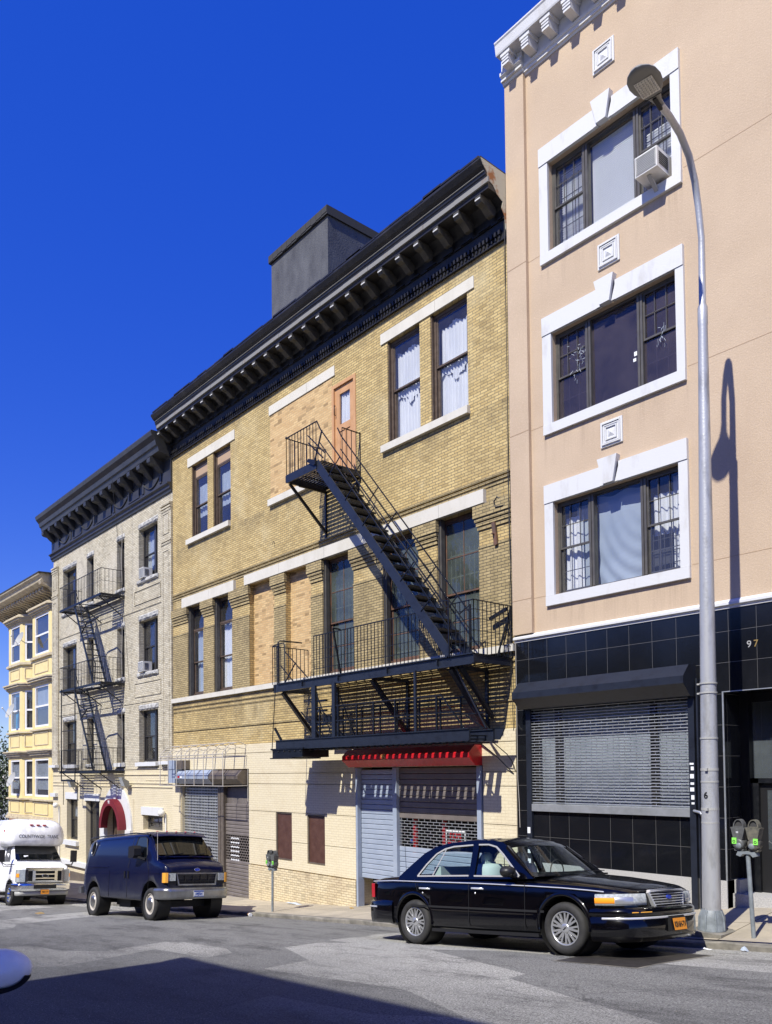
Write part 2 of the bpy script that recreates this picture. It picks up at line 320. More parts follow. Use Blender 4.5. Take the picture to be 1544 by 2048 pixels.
def root_of(o):
    while o.parent: o = o.parent
    return o
def clusters(mb, gap):
    n = len(mb.v); par = list(range(n))
    def find(a):
        while par[a] != a: par[a] = par[par[a]]; a = par[a]
        return a
    for f in mb.f:
        r = find(f[0])
        for i in f[1:]: par[find(i)] = r
    comp = {}
    for k, f in enumerate(mb.f): comp.setdefault(find(f[0]), []).append(k)
    items = []
    for fs in comp.values():
        vs = [mb.v[i] for k in fs for i in mb.f[k]]; items.append([[min(v[a] for v in vs)-gap/2 for a in (0, 1, 2)], [max(v[a] for v in vs)+gap/2 for a in (0, 1, 2)], fs])
    ch = True
    while ch:
        ch = False; out = []
        for it in items:
            for o in out:
                if all(it[0][a] <= o[1][a] and it[1][a] >= o[0][a] for a in (0, 1, 2)):
                    o[0] = [min(x, y) for x, y in zip(o[0], it[0])]; o[1] = [max(x, y) for x, y in zip(o[1], it[1])]; o[2] += it[2]; ch = True; break
            else: out.append(it)
        items = out
    res = []
    for it in items:
        q = MB(); mp = {}
        for k in it[2]:
            f = []
            for i in mb.f[k]:
                if i not in mp: mp[i] = len(q.v); q.v.append(mb.v[i])
                f.append(mp[i])
            q.f.append(tuple(f)); q.mi.append(mb.mi[k]); q.sm.append(mb.sm[k])
        res.append(q)
    return res
SPLIT = dict(railing=.02, paint_mark=.0, infill_brick=.03, lintel=.03, sill=.03, wall_base=.02, wall_course=.005, gate_post=.01, guide_rail=.01, gate_rail=.01, door_post=.01, bracket=.02, tread=.07, landing_beam=-.001, balcony_beam=-.001, control_joint=.01, stair_stringer=.01, window_surround=.02, white_stone_trim=.02, rough_stone_trim=.02, string_course=.005, wiper=.005, marker_light=.01, seat=.04, door_handle=.01, door_gap=.01, wheel_well=.02, side_window=.0, hanger=.01, brick_pier=.01, blind=.08, clamp_band=.02, cable=.0, hook=.05, medallion=.05, windshield_frame=.001, windshield_pillar=.0, rocker_panel=.0, chassis=.0, side_marker=.0, granite_base=.0, pier=.01, torn_film=.12, casing=.01, sticker=.02, notice_field=.0, step=.0, swag_ornament=.15, plate_band=.0, side_wall=.0, white_trim=.0, steel_plate=.004, panel_trim=.0, security_bars=.35, valance=.0)
def obj(name, mb, mats, parent=None, label=None, **kw):
    g = SPLIT.get(name)
    if g is not None and parent is not None and len(mb.f) < 6000:
        cl = clusters(mb, g)
        if 1 < len(cl) <= 100:
            r = [obj1(name, c, mats, parent, label, **kw) for c in cl]; return max(r, key=lambda o: len(o.data.vertices))
    return obj1(name, mb, mats, parent, label, **kw)
def obj1(name, mb, mats, parent=None, label=None, kind=None, group=None, weld=False, cat=None, smooth=False, fixn=True, origin=None):
    me = bpy.data.meshes.new(name)
    off = Vector((0, 0, 0))
    if parent is not None:
        r = root_of(parent)
        if not r.get('_local'): off = Vector(r.location)
    elif origin is not None: off = Vector(origin)
    me.from_pydata([(v[0]-off.x, v[1]-off.y, v[2]-off.z) for v in mb.v], [], mb.f)
    if isinstance(mats, str): mats = [mats]
    for m_ in mats: me.materials.append(MATS[m_])
    me.polygons.foreach_set('material_index', mb.mi); me.polygons.foreach_set('use_smooth', [bool(x) or smooth for x in mb.sm])
    me.update()
    if weld or fixn:
        bm = bmesh.new(); bm.from_mesh(me)
        if weld: bmesh.ops.remove_doubles(bm, verts=bm.verts, dist=1e-4)
        if fixn: bmesh.ops.recalc_face_normals(bm, faces=bm.faces)
        bm.to_mesh(me); bm.free()
    o = bpy.data.objects.new(name, me); SC.collection.objects.link(o)
    if parent is not None: o.parent = parent
    else: o.location = off
    for k, v in (('label', label), ('kind', kind), ('group', group), ('category', cat)):
        if v: o[k] = v
    return o
def thing(name, label, cat, loc=(0, 0, 0), group=None, local=False):
    o = bpy.data.objects.new(name, None); SC.collection.objects.link(o); o.location = loc; o.empty_display_size = .3
    o['label'] = label; o['category'] = cat
    if group: o['group'] = group
    if local: o['_local'] = 1
    return o
def dup(o, parent=None, delta=None):
    c = o.copy(); SC.collection.objects.link(c)
    if parent is not None: c.parent = parent
    if delta is not None: c.location = Vector(c.location)+Vector(delta)
    for ch in [x for x in bpy.data.objects if x.parent == o]: dup(ch, c)
    return c
def text(name, s, size, mat, parent, fn, depth=.004, bold=False, sx=1., label=None):
    cu = bpy.data.curves.new('txt', 'FONT'); cu.body = s; cu.size = size; cu.extrude = depth; cu.align_x = 'CENTER'; cu.align_y = 'CENTER'
    if bold: cu.offset = size*.02
    t = bpy.data.objects.new('txt', cu); SC.collection.objects.link(t); bpy.context.view_layer.update()
    me = bpy.data.meshes.new_from_object(t.evaluated_get(bpy.context.evaluated_depsgraph_get()))
    bpy.data.objects.remove(t); mb = MB(); mb.v = [tuple(fn(v.co.x*sx, v.co.y, v.co.z)) for v in me.vertices]
    for p in me.polygons: mb.f.append(tuple(p.vertices)); mb.mi.append(0); mb.sm.append(False)
    return obj(name, mb, mat, parent, label, fixn=False)
def wall(mb, x0, x1, z0, z1, holes, y=0., depth=.22, mi=0, th=None):
    xs = sorted({x0, x1, *[min(max(h[i], x0), x1) for h in holes for i in (0, 1)]}); zs = sorted({z0, z1, *[min(max(h[i], z0), z1) for h in holes for i in (2, 3)]})
    for i in range(len(xs)-1):
        for j in range(len(zs)-1):
            cx, cz = (xs[i]+xs[i+1])/2, (zs[j]+zs[j+1])/2
            if any(h[0] < cx < h[1] and h[2] < cz < h[3] for h in holes): continue
            if th: mb.box(xs[i], xs[i+1], y, y+th, zs[j], zs[j+1], mi)
            else: mb.face([(xs[i], y, zs[j]), (xs[i+1], y, zs[j]), (xs[i+1], y, zs[j+1]), (xs[i], y, zs[j+1])], mi)
    if not th:
        for h in holes:
            d = h[4] if len(h) > 4 else depth; a, b, c, e = h[:4]
            mb.face([(a, y, c), (a, y+d, c), (a, y+d, e), (a, y, e)], mi); mb.face([(b, y, c), (b, y, e), (b, y+d, e), (b, y+d, c)], mi)
            mb.face([(a, y, e), (a, y+d, e), (b, y+d, e), (b, y, e)], mi); mb.face([(a, y, c), (b, y, c), (b, y+d, c), (a, y+d, c)], mi)
    return mb
def frame(mb, x0, x1, z0, z1, y0, y1, w, mi=0, wb=None):
    wb = w if wb is None else wb
    mb.box(x0, x0+w, y0, y1, z0, z1, mi); mb.box(x1-w, x1, y0, y1, z0, z1, mi)
    mb.box(x0+w, x1-w, y0, y1, z1-w, z1, mi); mb.box(x0+w, x1-w, y0, y1, z0, z0+wb, mi); return mb
def drape(x0, x1, z0, z1, y, amp=.03, wl=.14, top=None, bot=None, nz=8, seed=0, gather=0.):
    rnd = random.Random(seed); nx = max(6, int((x1-x0)/wl*8)); ph = rnd.random()*6; rows = []
    for j in range(nz+1):
        t = j/nz; r = []
        for i in range(nx+1):
            u = i/nx; x = x0+(x1-x0)*u
            zt = z1 if top is None else z1+top(u); zb = z0 if bot is None else z0+bot(u)
            r.append((x, y+amp*math.sin((x-x0)/wl*6.283+ph+.5*math.sin(3*t+ph))*(1-.3*t)+amp*.5*math.sin(x*17+ph), zb+(zt-zb)*t))
        rows.append(r)
    return MB().grid(rows)
def sash_window(b, x0, x1, z0, z1, y=.2, mat='dark_frame', fw=.06, split=.5, grid=(1, 1, 1, 1), pane='pane', cur=None, cmat='curtain_white', transom=0., seed=0, bars=False, sill=None, name='window', label=None, deep=.09, sw=.05, blindz=None, open_=0.):
    """one double-hung window: frame with sashes (part), pane, curtain, shade (sub-parts)"""
    m = MB(); frame(m, x0, x1, z0, z1, y, y+deep, fw)
    a0, a1, c0, c1 = x0+fw, x1-fw, z0+fw, z1-fw
    if transom: m.box(a0, a1, y+.01, y+deep-.01, c1-transom-.03, c1-transom+.03); top = c1-transom-.03
    else: top = c1
    zm = c0+(top-c0)*split
    frame(m, a0, a1, zm-sw/2, top, y+.02, y+.05, sw*.8); frame(m, a0, a1, c0, zm+sw/2, y+.055, y+deep-.005, sw)
    p = MB(); e = sw*.5
    p.box(a0+e, a1-e, y+.033, y+.037, zm+e, top-e); p.box(a0+e, a1-e, y+.068, y+.072, c0+e, zm-e+.02)
    if transom: p.box(a0, a1, y+.043, y+.047, c1-transom+.02, c1)
    nx, nz, nx2, nz2 = grid
    for k in range(1, nx): xx = a0+(a1-a0)*k/nx; m.box(xx-.011, xx+.011, y+.024, y+.046, zm, top)
    for k in range(1, nz): zz = zm+(top-zm)*k/nz; m.box(a0, a1, y+.026, y+.044, zz-.011, zz+.011)
    for k in range(1, nx2): xx = a0+(a1-a0)*k/nx2; m.box(xx-.011, xx+.011, y+.059, y+.081, c0, zm)
    for k in range(1, nz2): zz = c0+(zm-c0)*k/nz2; m.box(a0, a1, y+.061, y+.079, zz-.011, zz+.011)
    w = obj(name, m, mat, b, label); obj('pane', p, pane, w)
    if cur: 
        f0, f1 = cur[0], cur[1]; zz0 = c0+(c1-c0)*f0; zz1 = c0+(c1-c0)*f1
        obj('curtain', drape(a0, a1, zz0, zz1, y+.17, .02, .11, seed=seed, bot=(lambda u: .05*math.sin(u*14+seed)) if f0 > 0 else None, top=(lambda u: .05*math.sin(u*11+seed)) if f1 < 1 else None), cmat, w, fixn=False)
    if blindz: obj('blind', MB().box(a0, a1, y+.11, y+.115, c0+(c1-c0)*blindz[0], c0+(c1-c0)*blindz[1]), cmat, w)
    return w
def RX(x, tab):
    for (a, b), (c, d) in zip(tab, tab[1:]):
        if x <= c or (c, d) == tab[-1]: return b+(d-b)*(x-a)/(c-a)
RT = [(-400, -20), (-60, -5.3), (-29.8, -2.93), (-22.05, -2.28), (-18.4, -1.93), (-9.48, -1.155), (-6.57, -.863), (0, -.22), (10, .75), (400, 20)]
FT = [(-400, -20.5), (-60, -5.0), (-38, -3.22), (-36, -3.06), (-21.5, -2.27), (-16.2, -1.86), (-6.5, -.73), (-5.8, -.66), (0, -.08), (10, .92), (400, 20.2)]
def road_z(x, y):
    r = RX(x, RT)
    prof = [(-11.6, -.12), (-9.5, .0), (-7, .055), (-5.5, .045), (-4.3, 0), (-2.1, -.175)]
    return r+RX(min(max(y, -11.6), -2.1), prof)
def walk_z(x, y): t = min(max((y+2.1)/2.1, 0), 1); c = RX(x, RT)-.085; return c+(RX(x, FT)-c)*t
# ------------------------------------------------------------------ ground
XS = [-400, -200, -120, -80]+[-60+1.0*i for i in range(0, 76)]+[20, 40, 80, 200, 400]
def sheet(name, ys, fn, mat, lab=None):
    m = MB().grid([[(x, y, fn(x, y)) for x in XS] for y in ys]); return obj(name, m, mat, None, kind='structure', fixn=False, origin=(0, 0, 0))
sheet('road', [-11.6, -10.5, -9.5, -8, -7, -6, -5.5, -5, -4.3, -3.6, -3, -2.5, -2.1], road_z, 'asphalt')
sheet('sidewalk', [-1.94, -1.5, -1, -.5, 0, .5, 2.2], walk_z, 'concrete_walk')
sheet('ground', [-400, -60, -30], lambda x, y: RX(x, RT)-.3, 'concrete_walk'); 
sheet('ground', [14, 60, 400], lambda x, y: RX(x, RT)-.3, 'concrete_walk')
m = MB()
rows = []
for (y, dz) in ((-2.1, -.2), (-2.1, -.02), (-2.085, 0), (-1.94, .0)): rows.append([(x, y, walk_z(x, -2.1)+dz+(.012*math.sin(x*3.1)+.008*math.sin(x*7.7) if dz > -.1 else 0)*(1 if y < -2 else 0)) for x in [-60+.25*i for i in range(320)]])
rows.append([(x, -1.935, walk_z(x, -1.94)-.05) for x in [-60+.25*i for i in range(320)]])
m.grid(rows, sm=False)
for i in range(40): x = -58+i*2.03; m.box(x, x+.012, -2.103, -1.95, walk_z(x, -2.1)-.2, walk_z(x, -2.1)-.002) if False else None
obj('curb', m, 'curb_stone', None, kind='structure', origin=(0, 0, 0))
far_walk = sheet('far_sidewalk', [-30, -16.5, -14, -11.75], lambda x, y: RX(x, RT)-.03+.0*(y), 'concrete_walk')
m = MB().grid([[(x, -11.6, road_z(x, -11.6)-.1) for x in XS], [(x, -11.6, RX(x, RT)-.035) for x in XS], [(x, -11.75, RX(x, RT)-.03) for x in XS]], sm=False)
obj('curb', m, 'curb_stone', None, kind='structure', origin=(0, 0, 0))
# ------------------------------------------------------------------ generic building shell
def shell(b, name, mat, x0, x1, z0, zr, depth=12., y0=.0, roofmat='roof_tar', interior=True, y_int=1.3, parapet=.0, ends=(True, True)):
    m = MB()
    if ends[0]: m.box(x0+.004, x0+.25, y0+.26, depth, z0, zr+parapet)
    if ends[1]: m.box(x1-.25, x1-.004, y0+.26, depth, z0, zr+parapet)
    m.box(x0+.254, x1-.254, depth-.25, depth, z0, zr+parapet)
    obj(name, m, mat, b)
    obj('roof', MB().box(x0+.004, x1-.004, y0+.26, depth-.004, zr-.2, zr-.004), roofmat, b)
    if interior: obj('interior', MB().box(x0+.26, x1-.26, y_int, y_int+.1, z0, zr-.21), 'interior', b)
# ================================================================== YELLOW BRICK BUILDING
YX0, YX1 = -26.62, -10.935
yb = thing('brick_building', 'yellow brick building with dark bracketed cornice between the grey brick and tan stucco buildings', 'building', (-18.8, 0, -2.))
L3 = [(-25.18, -24.07, 9.61, 12.14), (-23.68, -22.55, 9.61, 12.14), (-14.88, -13.72, 9.63, 12.2), (-13.35, -12.17, 9.63, 12.2)]
L2 = [(-25.48, -24.37, 4.2, 7.3), (-23.65, -22.48, 4.2, 7.3), (-17.65, -16.31, 4.2, 7.34), (-15.15, -13.85, 4.2, 7.34), (-13.21, -11.91, 4.2, 7.34)]
INF = [(-21.44, -20.06, 4.2, 7.34, .16), (-19.44, -18.2, 4.2, 7.34, .16)]
DOOR = (-17.16, -16.14, 9.27, 11.91, .12)
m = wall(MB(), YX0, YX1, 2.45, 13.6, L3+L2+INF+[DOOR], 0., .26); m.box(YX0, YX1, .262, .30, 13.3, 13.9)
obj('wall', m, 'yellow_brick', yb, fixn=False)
shell(yb, 'side_wall', 'yellow_brick', YX0, YX1, -4, 13.8, 13, ends=(True, True))
m = MB()
for h in INF: m.box(h[0], h[1], .155, .26, h[2], h[3])
m.box(-20.22, -17.162, -.004, .2, 9.64, 12.18)
obj('infill_brick', m, 'orange_brick', yb, 'paler orange brick infill of bricked-up openings')
# brick piers: corbelled capitals between the second-storey openings
m = MB()
for a, c in ((-26.6, -25.48), (-24.37, -23.65), (-22.48, -21.44), (-20.06, -19.44), (-18.2, -17.65), (-16.31, -15.15), (-13.85, -13.21), (-11.91, -10.95)):
    for z, e in ((7.05, .10), (6.97, .075), (6.88, .05), (6.79, .03)): m.box(a-(e if a > -26 else 0), c+(e*.5 if c < -11 else 0), -e, -.0, z, z+(.27 if z == 7.05 else .072))
    m.box(a, c, -.03, 0, 6.38, 6.43); m.box(a, c, -.02, 0, 4.22, 6.38)
obj('pier', m, 'soot_brick', yb, fixn=True); m = MB()
for z, e in ((7.88, .05), (7.80, .035), (7.715, .02)): m.box(YX0, YX1, -e, 0, z-.045, z)
for z, e in ((3.88, .03), (3.74, .02), (3.06, .03)): m.box(YX0, YX1, -e, 0, z-.035, z)
obj('brick_trim', m, 'soot_brick', yb)
m = MB()
for a, c, z0, z1 in ((-25.445, -22.255, 12.14, 12.45), (-15.115, -11.94, 12.2, 12.47), (-20.25, -17.02, 12.18, 12.45), (-25.78, -22.24, 7.3, 7.63), (-21.61, -11.68, 7.34, 7.64)):
    x = a; k = 0; e = .103 if z1 < 8 else .03
    while x < c-.01:
        w_ = min(1.95+.25*((k*7) % 3), c-x); 
        if c-x-w_ < .5: w_ = c-x
        m.box(x+.004, x+w_-.004, -e, .2 if z1 > 8 else -.001, z0+.002, z1); x += w_; k += 1
obj('lintel', m, 'limestone', yb); m = MB()
for a, c, z0, z1 in ((-25.46, -22.555, 9.44, 9.61), (-15.07, -12.12, 9.46, 9.63), (-20.24, -17.3, 9.45, 9.64)): m.box(a, c, -.10, .22, z0, z1)
x = YX0
while x < YX1-.1: w_ = min(2.2, YX1-x); m.box(x+.003, x+w_-.003, -.09, .22, 4.05, 4.2); x += w_
obj('sill', m, 'limestone', yb)
# painted ground storey
m = wall(MB(), YX0, YX1, -4.2, 2.45, [(-26.0, -21.5, -5, 1.68), (-16.25, -11.88, -5, 1.68), (-20.0, -19.17, -.93, .43), (-18.42, -17.6, -.93, .40)], 0., .5)
obj('painted_wall', m, 'cream_brick', yb, fixn=False)
m = MB(); holes = [(-26.02, -21.48, -5, 1.70), (-16.27, -11.86, -5, 1.70), (-20.0, -19.17, -.95, .44), (-18.42, -17.6, -.95, .41)]
lev = [2.44, 2.17, 1.545, 1.235, .425, -.405, -1.19]
for a, c in zip(lev, lev[1:]): wall(m, YX0, YX1, c+.016, a, holes, -.045, th=.044)
obj('wall_course', m, 'cream_brick', yb, 'cream painted banded brickwork of the ground storey')
m = wall(MB(), YX0, YX1, -4.2, -1.215, holes, -.07, th=.069)
obj('wall_base', m, 'cream_rough_brick', yb, 'battered brick base with flaking cream paint')
for h in ((-20.0, -19.17, -.93, .43), (-18.42, -17.6, -.93, .40)):
    p = obj('door_panel', MB().box(h[0]+.01, h[1]-.01, .01, .05, h[2]+.03, h[3]), 'brown_panel', yb, 'rusty brown sheet metal panel')
    obj('panel_frame', frame(MB(), h[0], h[1], h[2], h[3], -.02, .07, .035), 'housing_brown', p)
# storey 3 windows
for i, h in enumerate(L3):
    lft = i < 2
    w = sash_window(yb, *h[:4], y=.10, mat='brown_frame', fw=.085, split=.52, cur=(0, .92) if not lft else None, cmat='curtain_white', seed=i, deep=.12, transom=.36 if lft else 0)
    if lft:
        obj('shade', MB().box(h[0]+.08, h[1]-.08, .12, .135, h[3]-.45, h[3]-.09), 'shade_panel', w)
        obj('curtain', drape(h[0]+.1, h[1]-.1, h[2]+.75, h[3]-.7, .27, .012, .2, seed=i), 'curtain_grey', w, fixn=False)
    m = MB(); m.box(h[0], h[0]+.03, .03, .1, h[2], h[3]); m.box(h[1]-.03, h[1], .03, .1, h[2], h[3]); obj('casing', m, 'brown_frame', w)
    if not lft: obj('valance', drape(h[0]+.14, h[1]-.1, h[2]+1.05, h[2]+1.38, .235, .02, .09, seed=9+i, bot=lambda u: .11*math.sin(u*9)+.05*math.sin(u*23)), 'curtain_white', w, fixn=False)
# storey 2 windows
for i, h in enumerate(L2):
    if i < 2:
        w = sash_window(yb, h[0], h[1], h[2]+.02, h[3], y=.15, mat='brown_frame', fw=.09, split=.5, transom=.72, cur=(.0, .74), cmat='curtain_white' if i else 'curtain_grey', seed=20+i, deep=.1)
    else:
        w = sash_window(yb, h[0], h[1], h[2]+.02, h[3], y=.17, mat='rust_frame', fw=.08, split=.44, grid=(2, 2, 2, 2), pane='pane_wire', seed=30+i, deep=.1)
        g = MB()
        for k in range(1, 9): xx = h[0]+(h[1]-h[0])*k/9; g.box(xx-.008, xx+.008, .30, .316, h[2]+.1, h[3]-.7 if i != 3 else h[3]-.3)
        for k in range(5): g.box(h[0]+.1, h[1]-.1, .318, .326, h[2]+.3+k*.5, h[2]+.33+k*.5)
        obj('security_bars', g, 'cable_pale', w)
        obj('blind', MB().box(h[0]+.1, h[1]-.1, .42, .43, h[2]+.1, h[2]+1.4), 'room_dim', w)  # sheet behind the wired glass, painted in the dim room tone
    m = MB(); m.box(h[0], h[0]+.10, .03, .15, h[2], h[3]); m.box(h[1]-.04, h[1], .03, .15, h[2], h[3]); m.box(h[0]+.03, h[0]+.05, .0, .03, h[2], h[3]); obj('casing', m, 'bronze_frame', w)
# fire-escape door
h = DOOR
d = obj('door', frame(frame(MB(), h[0], h[1], h[2], h[3], -.02, .08, .09, wb=.02), h[0]+.09, h[1]-.09, h[2]+.02, h[3]-.09, .03, .08, .2, wb=.25), 'door_tan', yb, 'orange tan door with a small curtained window')
m = MB().box(h[0]+.29, h[1]-.29, .045, .065, h[2]+.27, 10.62); m.box(h[0]+.29, h[1]-.29, .025, .08, 10.62, 10.80); m.box(h[0]+.5, h[1]-.5, .03, .07, h[2]+.27, 10.62); obj('door_panel', m, 'door_tan', d)
obj('pane', MB().box(h[0]+.28, h[1]-.28, .05, .056, 10.80, 11.62), 'pane', d); obj('curtain', drape(h[0]+.28, h[1]-.28, 10.8, 11.6, .10, .02, .1, seed=4), 'curtain_white', d, fixn=False)
obj('handle', MB().tube([(h[0]+.14, .0, 11.1), (h[0]+.14, -.04, 11.1), (h[0]+.14, -.04, 11.35), (h[0]+.14, .0, 11.35)], .012), 'iron', d)
# cornice
co = obj('cornice', MB().prism([(0, 13.1), (-.05, 13.1), (-.07, 13.45), (-.30, 13.60), (-.62, 13.60), (-.62, 13.66), (-.655, 13.72), (-.68, 13.835), (-.70, 13.86), (-.72, 13.95), (-.79, 14.0), (-.86, 14.1), (-.86, 14.15), (-.84, 14.17), (.2, 14.17), (.2, 13.2), (0, 13.2)], 'x', -26.55, -10.95), 'cornice_dark', yb)
m = MB()
for k in range(16): x = -26.5+k*.975; m.box(x, x+.97, -.672-.004*(k % 2), -.63, 13.695, 13.80)
obj('fascia', m, 'cornice_pale', co); 
obj('gutter_strip', MB().box(-26.5, -10.97, -.735, -.70, 13.92, 13.93), 'cornice_pale', co)
m = MB().box(YX0+.02, YX1-.01, -.05, -.001, 12.82, 13.1); m.box(YX0+.02, YX1-.01, -.075, -.05, 12.80, 12.835); m.box(YX0+.02, YX1-.01, -.09, -.05, 13.22, 13.25)
k = 0; x = -26.55
while x < -11.05:
    m.box(x, x+.055, -.12, -.05, 12.93, 13.03); m.box(x+.015, x+.045, -.10, -.05, 12.84, 12.9)
    if k % 5 < 3: m.box(x, x+.11, -.13, -.05, 13.235, 13.26)
    x += .11; k += 1
obj('dentil_course', m, 'cornice_dark', co)
br = None; n = 0
for k in range(25):
    x = -11.25-.6335*k
    if br is None:
        bm_ = MB().prism([(-.615, 13.6), (-.615, 13.50), (-.58, 13.45), (-.44, 13.43), (-.34, 13.36), (-.27, 13.31), (-.18, 13.31), (-.14, 13.4), (-.14, 13.6)], 'x', x-.078, x+.078)
        bm_.box(x-.07, x+.07, -.63, -.616, 13.505, 13.53, 1)  # white strip paints in the sunlit tip of the bracket
        br = obj('bracket', bm_, ['cornice_bracket', 'white_trim'], co); bx = x; CAPS = br
    else:
        q = br.copy(); SC.collection.objects.link(q); q.location.x += x-bx
ep = [(0, 12.85), (-.1, 12.95), (-.12, 13.2), (-.22, 13.35), (-.18, 13.5), (-.36, 13.58), (-.48, 13.72), (-.62, 13.76), (-.66, 13.9), (-.78, 14.02), (-.85, 14.13), (.15, 14.13), (.15, 12.85)]
obj('end_plate', MB().prism(ep, 'x', -10.949, -10.94), 'rusty_plate', co, 'torn rusty cream end plate of the cornice')
m = MB()
for k in range(28):
    x = -26.4+k*.55; dz = .018*math.sin(k*2.3)+.012*math.sin(k*5.1); m.prism([(-.87, 14.16+dz), (-.87, 14.20+dz), (.3, 14.24+dz), (.3, 14.16)], 'x', x, x+.56)
obj('roof_flashing', m, 'cornice_dark', co)
# bulkhead on the roof
bh = obj('roof_bulkhead', MB().box(-22.4, -19.28, 1.5, 6.6, 13.7, 18.45), 'tar_grey', yb, 'tall grey tar-coated stair bulkhead on the roof')
m = MB().box(-22.46, -19.22, 1.43, 6.66, 18.45, 18.72)
for k in range(12): m.box(-22.46+k*.27, -22.2+k*.27, 1.415, 1.43, 18.47+.02*(k % 3), 18.70)
obj('coping', m, 'roof_tar', bh)
# iron anchor plates & hooks
m = MB().bar((-11.45, -.05, 6.86), (-11.38, -.05, 6.36), .09, .05); m.tube([(-11.42, -.02, 6.6), (-11.42, -.14, 6.6)], .02)
obj('wall_anchor', m, 'rust_frame', yb)
m = MB().tube([(-11.22, -.02, 7.3), (-11.3, -.1, 7.36), (-11.38, -.1, 7.28), (-11.34, -.1, 7.15), (-11.15, -.1, 7.13), (-10.98, -.02, 7.2)], .018); m.tube([(-20.0, 0, 8.3), (-20.0, -.06, 8.36), (-20.04, -.06, 8.28)], .012)
obj('hook', m, 'iron', yb)
# -------- left shop gates
gx = [(-26.0, -23.52), (-23.12, -21.5)]
m = MB(); z = -3.2; k = 0
X0, X1 = gx[0]
while z < 1.05: m.box(X0, X1, .10, .115, z, z+.052); z += .098
nx_ = int((X1-X0)/.105)
for i in range(nx_+1): x = X0+(X1-X0)*i/nx_; m.box(x-.017, x+.017, .117, .124, -3.2, 1.1)
lg = obj('shutter', m, 'shutter_silver', yb, 'perforated silver roll-down gate with small rectangular holes')
obj('backing', MB().box(X0, X1, .34, .36, -4, 1.66), 'interior', lg)
X0, X1 = gx[1]; m = MB(); z = -3.2
while z < .50:
    if not (-1.22 < z < -.45): m.prism([(.10, z), (.085, z+.02), (.085, z+.085), (.10, z+.105), (.13, z+.105), (.13, z)], 'x', X0, X1)
    z += .112
for k in range(10): zz = -1.2+k*.082; m.box(X0, X1, .10, .112, zz, zz+.024)
for k in range(10):
    for i in range(12): x = X0+(i+.5*(k % 2))*.14; m.box(x, x+.03, .112, .118, -1.2+k*.082, -1.12+k*.082)
m.box(X0, X1, .10, .13, .50, .56); m.box(X0, X1, .14, .16, .56, 1.1)
lg2 = obj('shutter', m, 'shutter_brown', yb, 'brown slatted roll-down gate with an open grille band and paint smears')
random.seed(5); m = MB()
for k in range(6):
    zz = -1.19+k*.135
    for i in range(7): m.box(X0+.3+i*.075, X0+.3+i*.075+.055, .092, .099, zz+.01*(i % 2), zz+.05-.012*((i+k) % 2))
obj('paint_mark', m, 'paper_white', lg2)
m = MB().box(-23.52, -23.36, .02, .2, -4, 1.2); m.box(-23.30, -23.12, .0, .2, -4, 1.2); m.box(-23.36, -23.30, .1, .2, -4, 1.2); m.box(-26.0, -21.5, .18, .3, 1.1, 1.66)
obj('gate_post', m, 'housing_brown', yb)
def housing(x0, x1, z0, z1, d, mat, name='shutter_housing', lab=None, par=None):
    h_ = z1-z0; pr = [(-.01, z0), (-d*.55, z0), (-d, z0+h_*.38), (-d, z0+h_*.62), (-d*.6, z1), (-.01, z1)]
    m = MB().prism(pr, 'x', x0, x1); return obj(name, m, mat, par or yb, lab)
h1 = housing(-25.75, -23.45, 1.22, 1.68, .38, 'shutter_blue', lab='pale blue-grey boxed shutter housing with stickers')
m = MB()
for x in (-25.0, -24.25): m.prism([(-.21, 1.23), (-.385, 1.39), (-.385, 1.51), (-.232, 1.69)], 'x', x, x+.02)
obj('seam', m, 'shutter_brown', h1)
m = MB().box(-25.55, -25.42, -.388, -.381, 1.42, 1.49); obj('sticker', m, 'red_paint', h1); obj('sticker', MB().box(-25.38, -25.24, -.388, -.381, 1.42, 1.48), 'paper_white', h1)
h2 = housing(-23.40, -21.58, 1.22, 1.66, .38, 'housing_brown', lab='brown boxed shutter housing with a padlocked hatch')
m = MB().prism([(-.21, 1.23), (-.385, 1.39), (-.385, 1.51), (-.232, 1.67)], 'x', -22.5, -22.48); m.tube([(-22.4, -.39, 1.5), (-22.3, -.40, 1.5), (-22.3, -.40, 1.4), (-22.38, -.4, 1.38)], .012); obj('hatch_lock', m, 'iron', h2)
m = MB().box(-26.35, -25.85, -.34, -.01, 1.25, 2.03); m.box(-26.35, -25.85, -.36, -.34, 1.72, 2.03); obj('electric_box', m, 'shutter_blue', yb); obj('motor_box', MB().box(-25.8, -25.3, -.30, -.01, 1.72, 2.02), 'housing_brown', yb)
# -------- bare awning frame
af = thing('pipe_awning', 'bare galvanised pipe awning frame over the grey shop gates', 'awning', (-23.6, 0, 1.2))
m = MB(); r = .013; Yf = -.85
for i in range(8):
    x = -25.9+i*.61
    m.tube([(x, -.02, 2.42), (x, -.30, 2.52), (x, -.62, 2.44), (x, Yf, 2.2), (x, Yf, 1.18)], r, 6)
    m.tube([(x, -.02, 2.3), (x, -.35, 2.36), (x, -.65, 2.28), (x, Yf, 2.05)], .01, 5)
for z, y in ((2.15, Yf), (2.05, Yf), (1.18, Yf), (2.50, -.4)): m.tube([(-25.95, y, z), (-21.58, y, z)], r, 6)
for x in (-25.95, -21.58): m.tube([(x, Yf, 1.18), (x, -.02, 1.18)], r, 6); m.tube([(x, Yf, 2.1), (x, -.02, 2.1)], r, 6); m.tube([(x, -.02, 2.45), (x, -.02, .7)], r, 6)
obj('pipe_frame', m, 'cable_pale', af)
